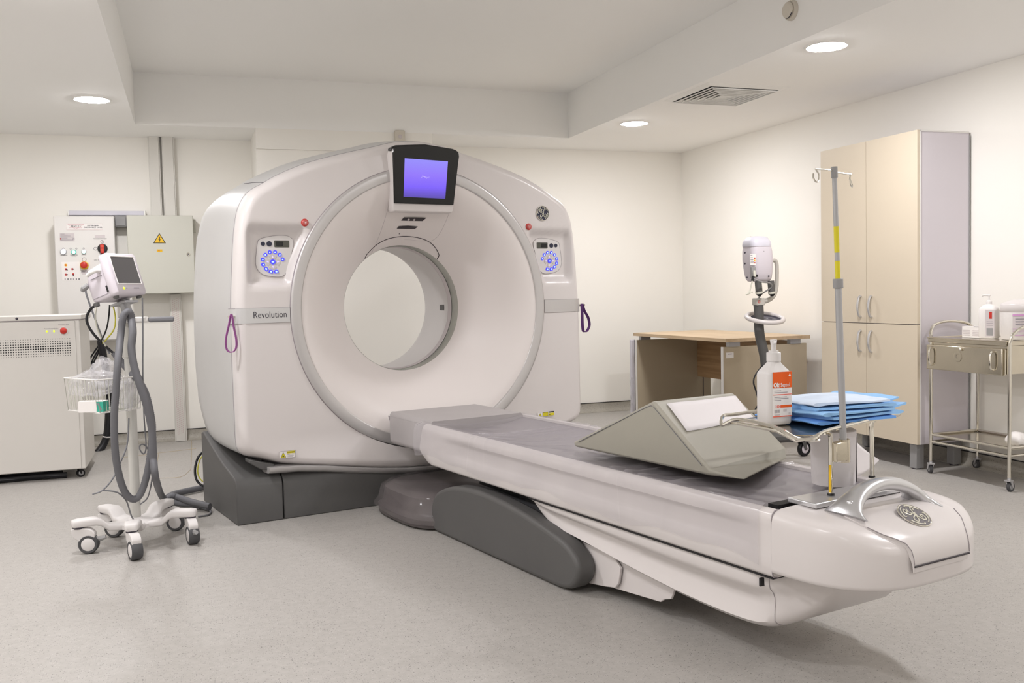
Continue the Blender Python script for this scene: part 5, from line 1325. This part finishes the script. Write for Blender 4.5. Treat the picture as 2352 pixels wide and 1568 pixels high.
# monitor
mo = obj('monitor', MB().loft([[(x, y, z) for x, z in rrect(-w, w, -h, h, .012, 3)] for y, w, h in ((-.002, .092, .090), (.006, .0985, .0965), (.036, .0985, .0965), (.042, .093, .091))]), 'injector_white', MS, 50)
mo.rotation_euler = (math.radians(-18), 0, math.radians(54))
fc = LM(290, 628, 4.58); mo.location = (fc[0], fc[1], fc[2])
obj('monitor_back', MB().loft([[(x, y, z) for x, z in rrect(-w, w, lo, hi, .012, 3)] for y, w, lo, hi in ((.040, .084, -.092, .068), (.130, .082, -.092, .058), (.156, .070, -.082, .018), (.163, .060, -.074, .01))]), 'injector_white', mo, 50)
obj('monitor_screen', MB().prism(rrect(-.074, .074, -.046, .076, .003), -.0035, .002), 'lcd_off', mo, 0)
obj('screen_surround', MB().tube([(-.077, -.003, -.049), (.077, -.003, -.049), (.077, -.003, .079), (-.077, -.003, .079)], .003, 6, loop=True), 'label_white', mo)
obj('power_lamp', MB().sphere((-.048, -.003, -.070), .0055, 12, 8, sc=(1, .5, 1)), 'led_lime', mo)
obj('power_key', MB().prism(circ(-.030, -.069, .0035, 10), -.0035, 0), 'grey_plastic', mo)
obj('maker_mark', MB().box(.016, .052, -.0030, 0, -.072, -.066), 'ink_light', mo, 0)
obj('side_line', MB().box(-.0855, -.080, .060, .125, .012, .0138), 'ink_light', mo, 0)
obj('side_slot', MB().box(-.0865, -.080, .050, .058, -.068, -.038), 'ink_black', mo, 0)
obj('side_line', MB().box(-.0855, -.080, .055, .14, -.074, -.0726), 'ink_light', mo, 0)
obj('side_knob', MB().tube([(-.082, .066, .035), (-.104, .070, .037), (-.112, .09, .034), (-.110, .112, .028)], [.011, .011, .010, .009], 10), 'lacquer_white', mo)
for x in (-.075, .075):
    for y in (.03, .14): obj('rubber_foot', MB().cyl((x, y, -.091), (x, y, -.106), .014, .012, 12), 'dark_grey', mo)
obj('rear_plug', MB().tube([(-.068, .158, .0), (-.078, .178, -.008), (-.078, .190, -.016)], [.012, .014, .009], 10), 'grey_plastic', mo)
# wire basket
bk = [LM(147, 868, 4.60), LM(222, 873, 4.46), LM(326, 863, 4.56), LM(255, 861, 4.70)]
bb_ = [LM(157, 942, 4.60), LM(230, 949, 4.47), LM(322, 937, 4.56), LM(260, 936, 4.69)]
bk = [np.array(q) for q in bk]; bb_ = [np.array(q) for q in bb_]
BK = obj('basket', MB().tube([tuple(q) for q in bk], .0032, 6, loop=True).tube([tuple(q) for q in bb_], .0026, 6, loop=True), 'lacquer_white', MS)
for s in range(4):
    n_ = 11 if s % 2 == 0 else 12
    for k in range(n_+1):
        f = k/n_; tp = bk[s]*(1-f)+bk[(s+1) % 4]*f; bt = bb_[s]*(1-f)+bb_[(s+1) % 4]*f
        obj('basket_wire', MB().tube([tuple(tp), tuple(bt)], .0013, 5), 'box_grey', BK, 0)
for k in range(1, 9):
    f = k/9; a_ = bb_[0]*(1-f)+bb_[1]*f; b_ = bb_[3]*(1-f)+bb_[2]*f
    obj('basket_wire', MB().tube([tuple(a_), tuple(b_)], .0013, 5), 'box_grey', BK, 0)
obj('basket_bracket', MB().box(-.03, .03, -.035, .03, float(bk[3][2])-.035, float(bk[3][2])-.005), 'lacquer_white', MS, 30, bevel=.004)
# corrugated hoses hung on the stand
def ribbed(pts, r, n=10, pitch=.0075):
    P = spl(pts, 24); D = [0]
    for i in range(1, len(P)): D.append(D[-1]+math.dist(P[i], P[i-1]))
    tot = D[-1]; N = int(tot/pitch*2); out = []; R = []
    for k in range(N+1):
        s = tot*k/N; i = int(np.searchsorted(D, s)); i = min(max(i, 1), len(P)-1); f = (s-D[i-1])/max(1e-9, D[i]-D[i-1])
        out.append(tuple(np.array(P[i-1])*(1-f)+np.array(P[i])*f)); R.append(r*(1.0 if k % 2 else .90))
    return MB().tube(out, R, n)
Yh = 4.515
pa = [(302, 740), (300, 722), (293, 716), (283, 728), (277, 770), (271, 830), (266, 900), (262, 960), (264, 1030), (272, 1085), (286, 1128), (305, 1146), (322, 1135), (336, 1095), (346, 1040), (350, 985), (345, 945), (333, 900), (316, 872), (296, 850), (275, 826), (262, 810)]
da = [4.53, 4.52, 4.51, 4.505, 4.50, 4.43, 4.42, 4.42, 4.43, 4.45, 4.48, 4.50, 4.51, 4.52, 4.525, 4.53, 4.53, 4.54, 4.55, 4.67, 4.72, 4.73]
hA = ribbed([tuple(ony(x, y, Y)) for (x, y), Y in zip(pa, da)], .0165)
tag(obj('corrugated_hose', hA, 'hose_grey', None, 60), 'grey corrugated hose looped low around the stand pole', 'hose')
cable('black_cable', 'black lead running up to the monitor from the looped hose', [(262, 812, 4.73), (248, 800, 4.735), (232, 785, 4.74), (216, 768, 4.74), (204, 750, 4.74), (199, 735, 4.74), (201, 722, 4.74), (210, 708, 4.72), (222, 700, 4.69)], .006, 'black_cable', lambda x, y, Y: ony(x, y, Y))
pb = [(300, 726, 4.53), (305, 760, 4.49), (302, 800, 4.48), (308, 840, 4.47), (322, 885, 4.46), (338, 935, 4.46), (349, 990, 4.47), (352, 1050, 4.48), (358, 1100, 4.50)]
pts = [tuple(ony(x, y, Y)) for x, y, Y in pb]+[tuple(onz(372, 1140, .10)), tuple(onz(388, 1152, .03)), tuple(onz(420, 1156, .02)), tuple(onz(455, 1160, .02)), tuple(onz(480, 1166, .02))]
tag(obj('corrugated_hose', MB().tube(spl(pts, 10), .0165, 12), 'hose_grey', None, 60), 'dark grey hose falling from the stand to the scanner base', 'hose')
pts = [tuple(onz(x, y, .022)) for x, y in ((385, 1142), (400, 1134), (430, 1127), (462, 1120), (490, 1112))]
tag(obj('floor_hose', MB().tube(spl(pts, 8), .018, 12), 'hose_grey', None, 60), 'grey hose lying on the floor curving behind the scanner base', 'hose')
pts = [tuple(onz(x, y, z)) for x, y, z in ((386, 1143, .05), (395, 1138, .06), (410, 1142, .05), (440, 1152, .045), (482, 1162, .03))]
tag(obj('floor_hose', ribbed(pts, .017), 'hose_grey', None, 60), 'corrugated hose on the floor ending at the scanner base corner', 'hose')
# thin leads
F3 = lambda x, y, Y: ony(x, y, Y)
cable('thin_lead', 'striped grey lead hanging from the back of the monitor', [(200, 652, 4.74), (197, 668, 4.74), (203, 690, 4.745), (214, 720, 4.75), (225, 750, 4.75), (238, 785, 4.75), (252, 812, 4.745)], .0042, 'mid_grey', F3)
cable('thin_lead', 'white lead looping under the monitor', [(222, 702, 4.69), (219, 725, 4.69), (222, 750, 4.70), (232, 775, 4.71), (243, 795, 4.72)], .0034, 'white_cable', F3)
cable('thin_lead', 'black lead looping under the monitor', [(252, 700, 4.67), (250, 725, 4.68), (246, 750, 4.69), (238, 772, 4.70), (228, 788, 4.72)], .0034, 'black_cable', F3)
cable('thin_lead', 'yellow lead looping under the monitor', [(260, 702, 4.66), (265, 730, 4.67), (262, 755, 4.68), (248, 775, 4.70), (236, 788, 4.72)], .0032, 'yellow_cable', F3)
cable('thin_lead', 'thin grey lead hanging straight with a curl near the floor', [(327, 684, 4.55), (328, 760, 4.56), (328, 860, 4.56), (331, 960, 4.57), (335, 1010, 4.58), (335, 1032, 4.58), (330, 1042, 4.58), (322, 1034, 4.58), (321, 1024, 4.58), (328, 1020, 4.58), (338, 1028, 4.585), (348, 1050, 4.59), (350, 1090, 4.60), (340, 1140, 4.61), (322, 1158, 4.62)], .0032, 'mid_grey', F3)
cable('thin_lead', 'thin grey lead with a forked free end beside the pole', [(296, 960, 4.60), (292, 1020, 4.58), (275, 1065, 4.54), (258, 1100, 4.50), (235, 1126, 4.47), (212, 1135, 4.46)], .0034, 'mid_grey', F3)
cable('thin_lead', 'thin grey lead arching down to the stand base', [(235, 1126, 4.47), (252, 1127, 4.48), (272, 1132, 4.49), (290, 1150, 4.52), (300, 1180, 4.58), (306, 1192, 4.61)], .0034, 'mid_grey', F3)
cable('floor_lead', 'thin grey lead lying in an arc on the floor by the stand', [(412, 1172, .005), (440, 1168, .005), (470, 1168, .005), (484, 1174, .005), (478, 1182, .005), (455, 1186, .005)], .0045, 'mid_grey', lambda x, y, z: onz(x, y, z))
cable('gantry_cable', 'black cable bowing out from the rear of the scanner base', [(468, 1036, 5.62), (455, 1050, 5.60), (448, 1075, 5.58), (450, 1098, 5.56), (458, 1110, 5.55), (470, 1118, 5.54)], .0065, 'black_cable', F3)
cable('gantry_cable', 'yellow-green cable tucked inside the black bowed cable', [(468, 1044, 5.60), (459, 1056, 5.60), (454, 1078, 5.58), (457, 1095, 5.57), (466, 1106, 5.56)], .0035, 'yellow_cable', F3)
# things in the basket
cbx = (bb_[0]+bb_[1]+bb_[2]+bb_[3])/4; cbx = np.array([MX, MY, 0])+cbx
q = ony(235, 938, 4.50)
EB = thing('electrode_box', 'small white box with teal end lying in the wire basket', 'box', (float(q[0])-.005, 4.50, float(bb_[1][2])+.004), -.35)
obj('box_body', MB().box(-.09, .02, -.022, .03, 0, .048), 'label_white', EB, 0)
obj('teal_end', MB().box(-.010, .0206, -.0226, .0306, .002, .046), 'teal', EB, 0)
obj('teal_print', MB().prism([(-.006, .038), (-.001, .041), (.015, .012), (.010, .009)], -.0232, -.022), 'ink_light', EB, 0)
def bag(name, label, c, r, seed):
    rg = random.Random(seed); ph = [rg.uniform(0, 6) for _ in range(8)]
    def f(a_, b_):
        t = PI*(b_-.5); g_ = 2*PI*a_
        n_ = 1+.16*math.sin(3*g_+ph[0]+2*t)+.12*math.sin(5*t+ph[1]+2*g_)+.09*math.sin(9*g_+ph[2])*math.cos(7*t+ph[3])+.05*math.sin(17*g_+ph[4]+9*t)
        return (c[0]+r[0]*n_*math.cos(t)*math.cos(g_), c[1]+r[1]*n_*math.cos(t)*math.sin(g_), c[2]+r[2]*n_*math.sin(t))
    return tag(obj(name, MB().grid(f, 48, 26, wrapu=True), 'clear_bag', None, 60), label, 'plastic bag', 'clear bags in the basket')
q = ony(215, 880, 4.58); bag('clear_bag', 'crumpled clear bag filling the left half of the wire basket', (q[0], 4.58, q[2]), (.10, .055, .052), 1)
q = ony(238, 856, 4.62); bag('clear_bag', 'clear bag standing up out of the wire basket beside the hose', (q[0]+.005, 4.63, q[2]), (.058, .03, .058), 2)
q = ony(294, 905, 4.58); bag('clear_bag', 'clear bag slumped in the basket against the pole', (q[0], 4.56, q[2]), (.048, .04, .058), 3)

rebase(G, (UC, .35, 0))
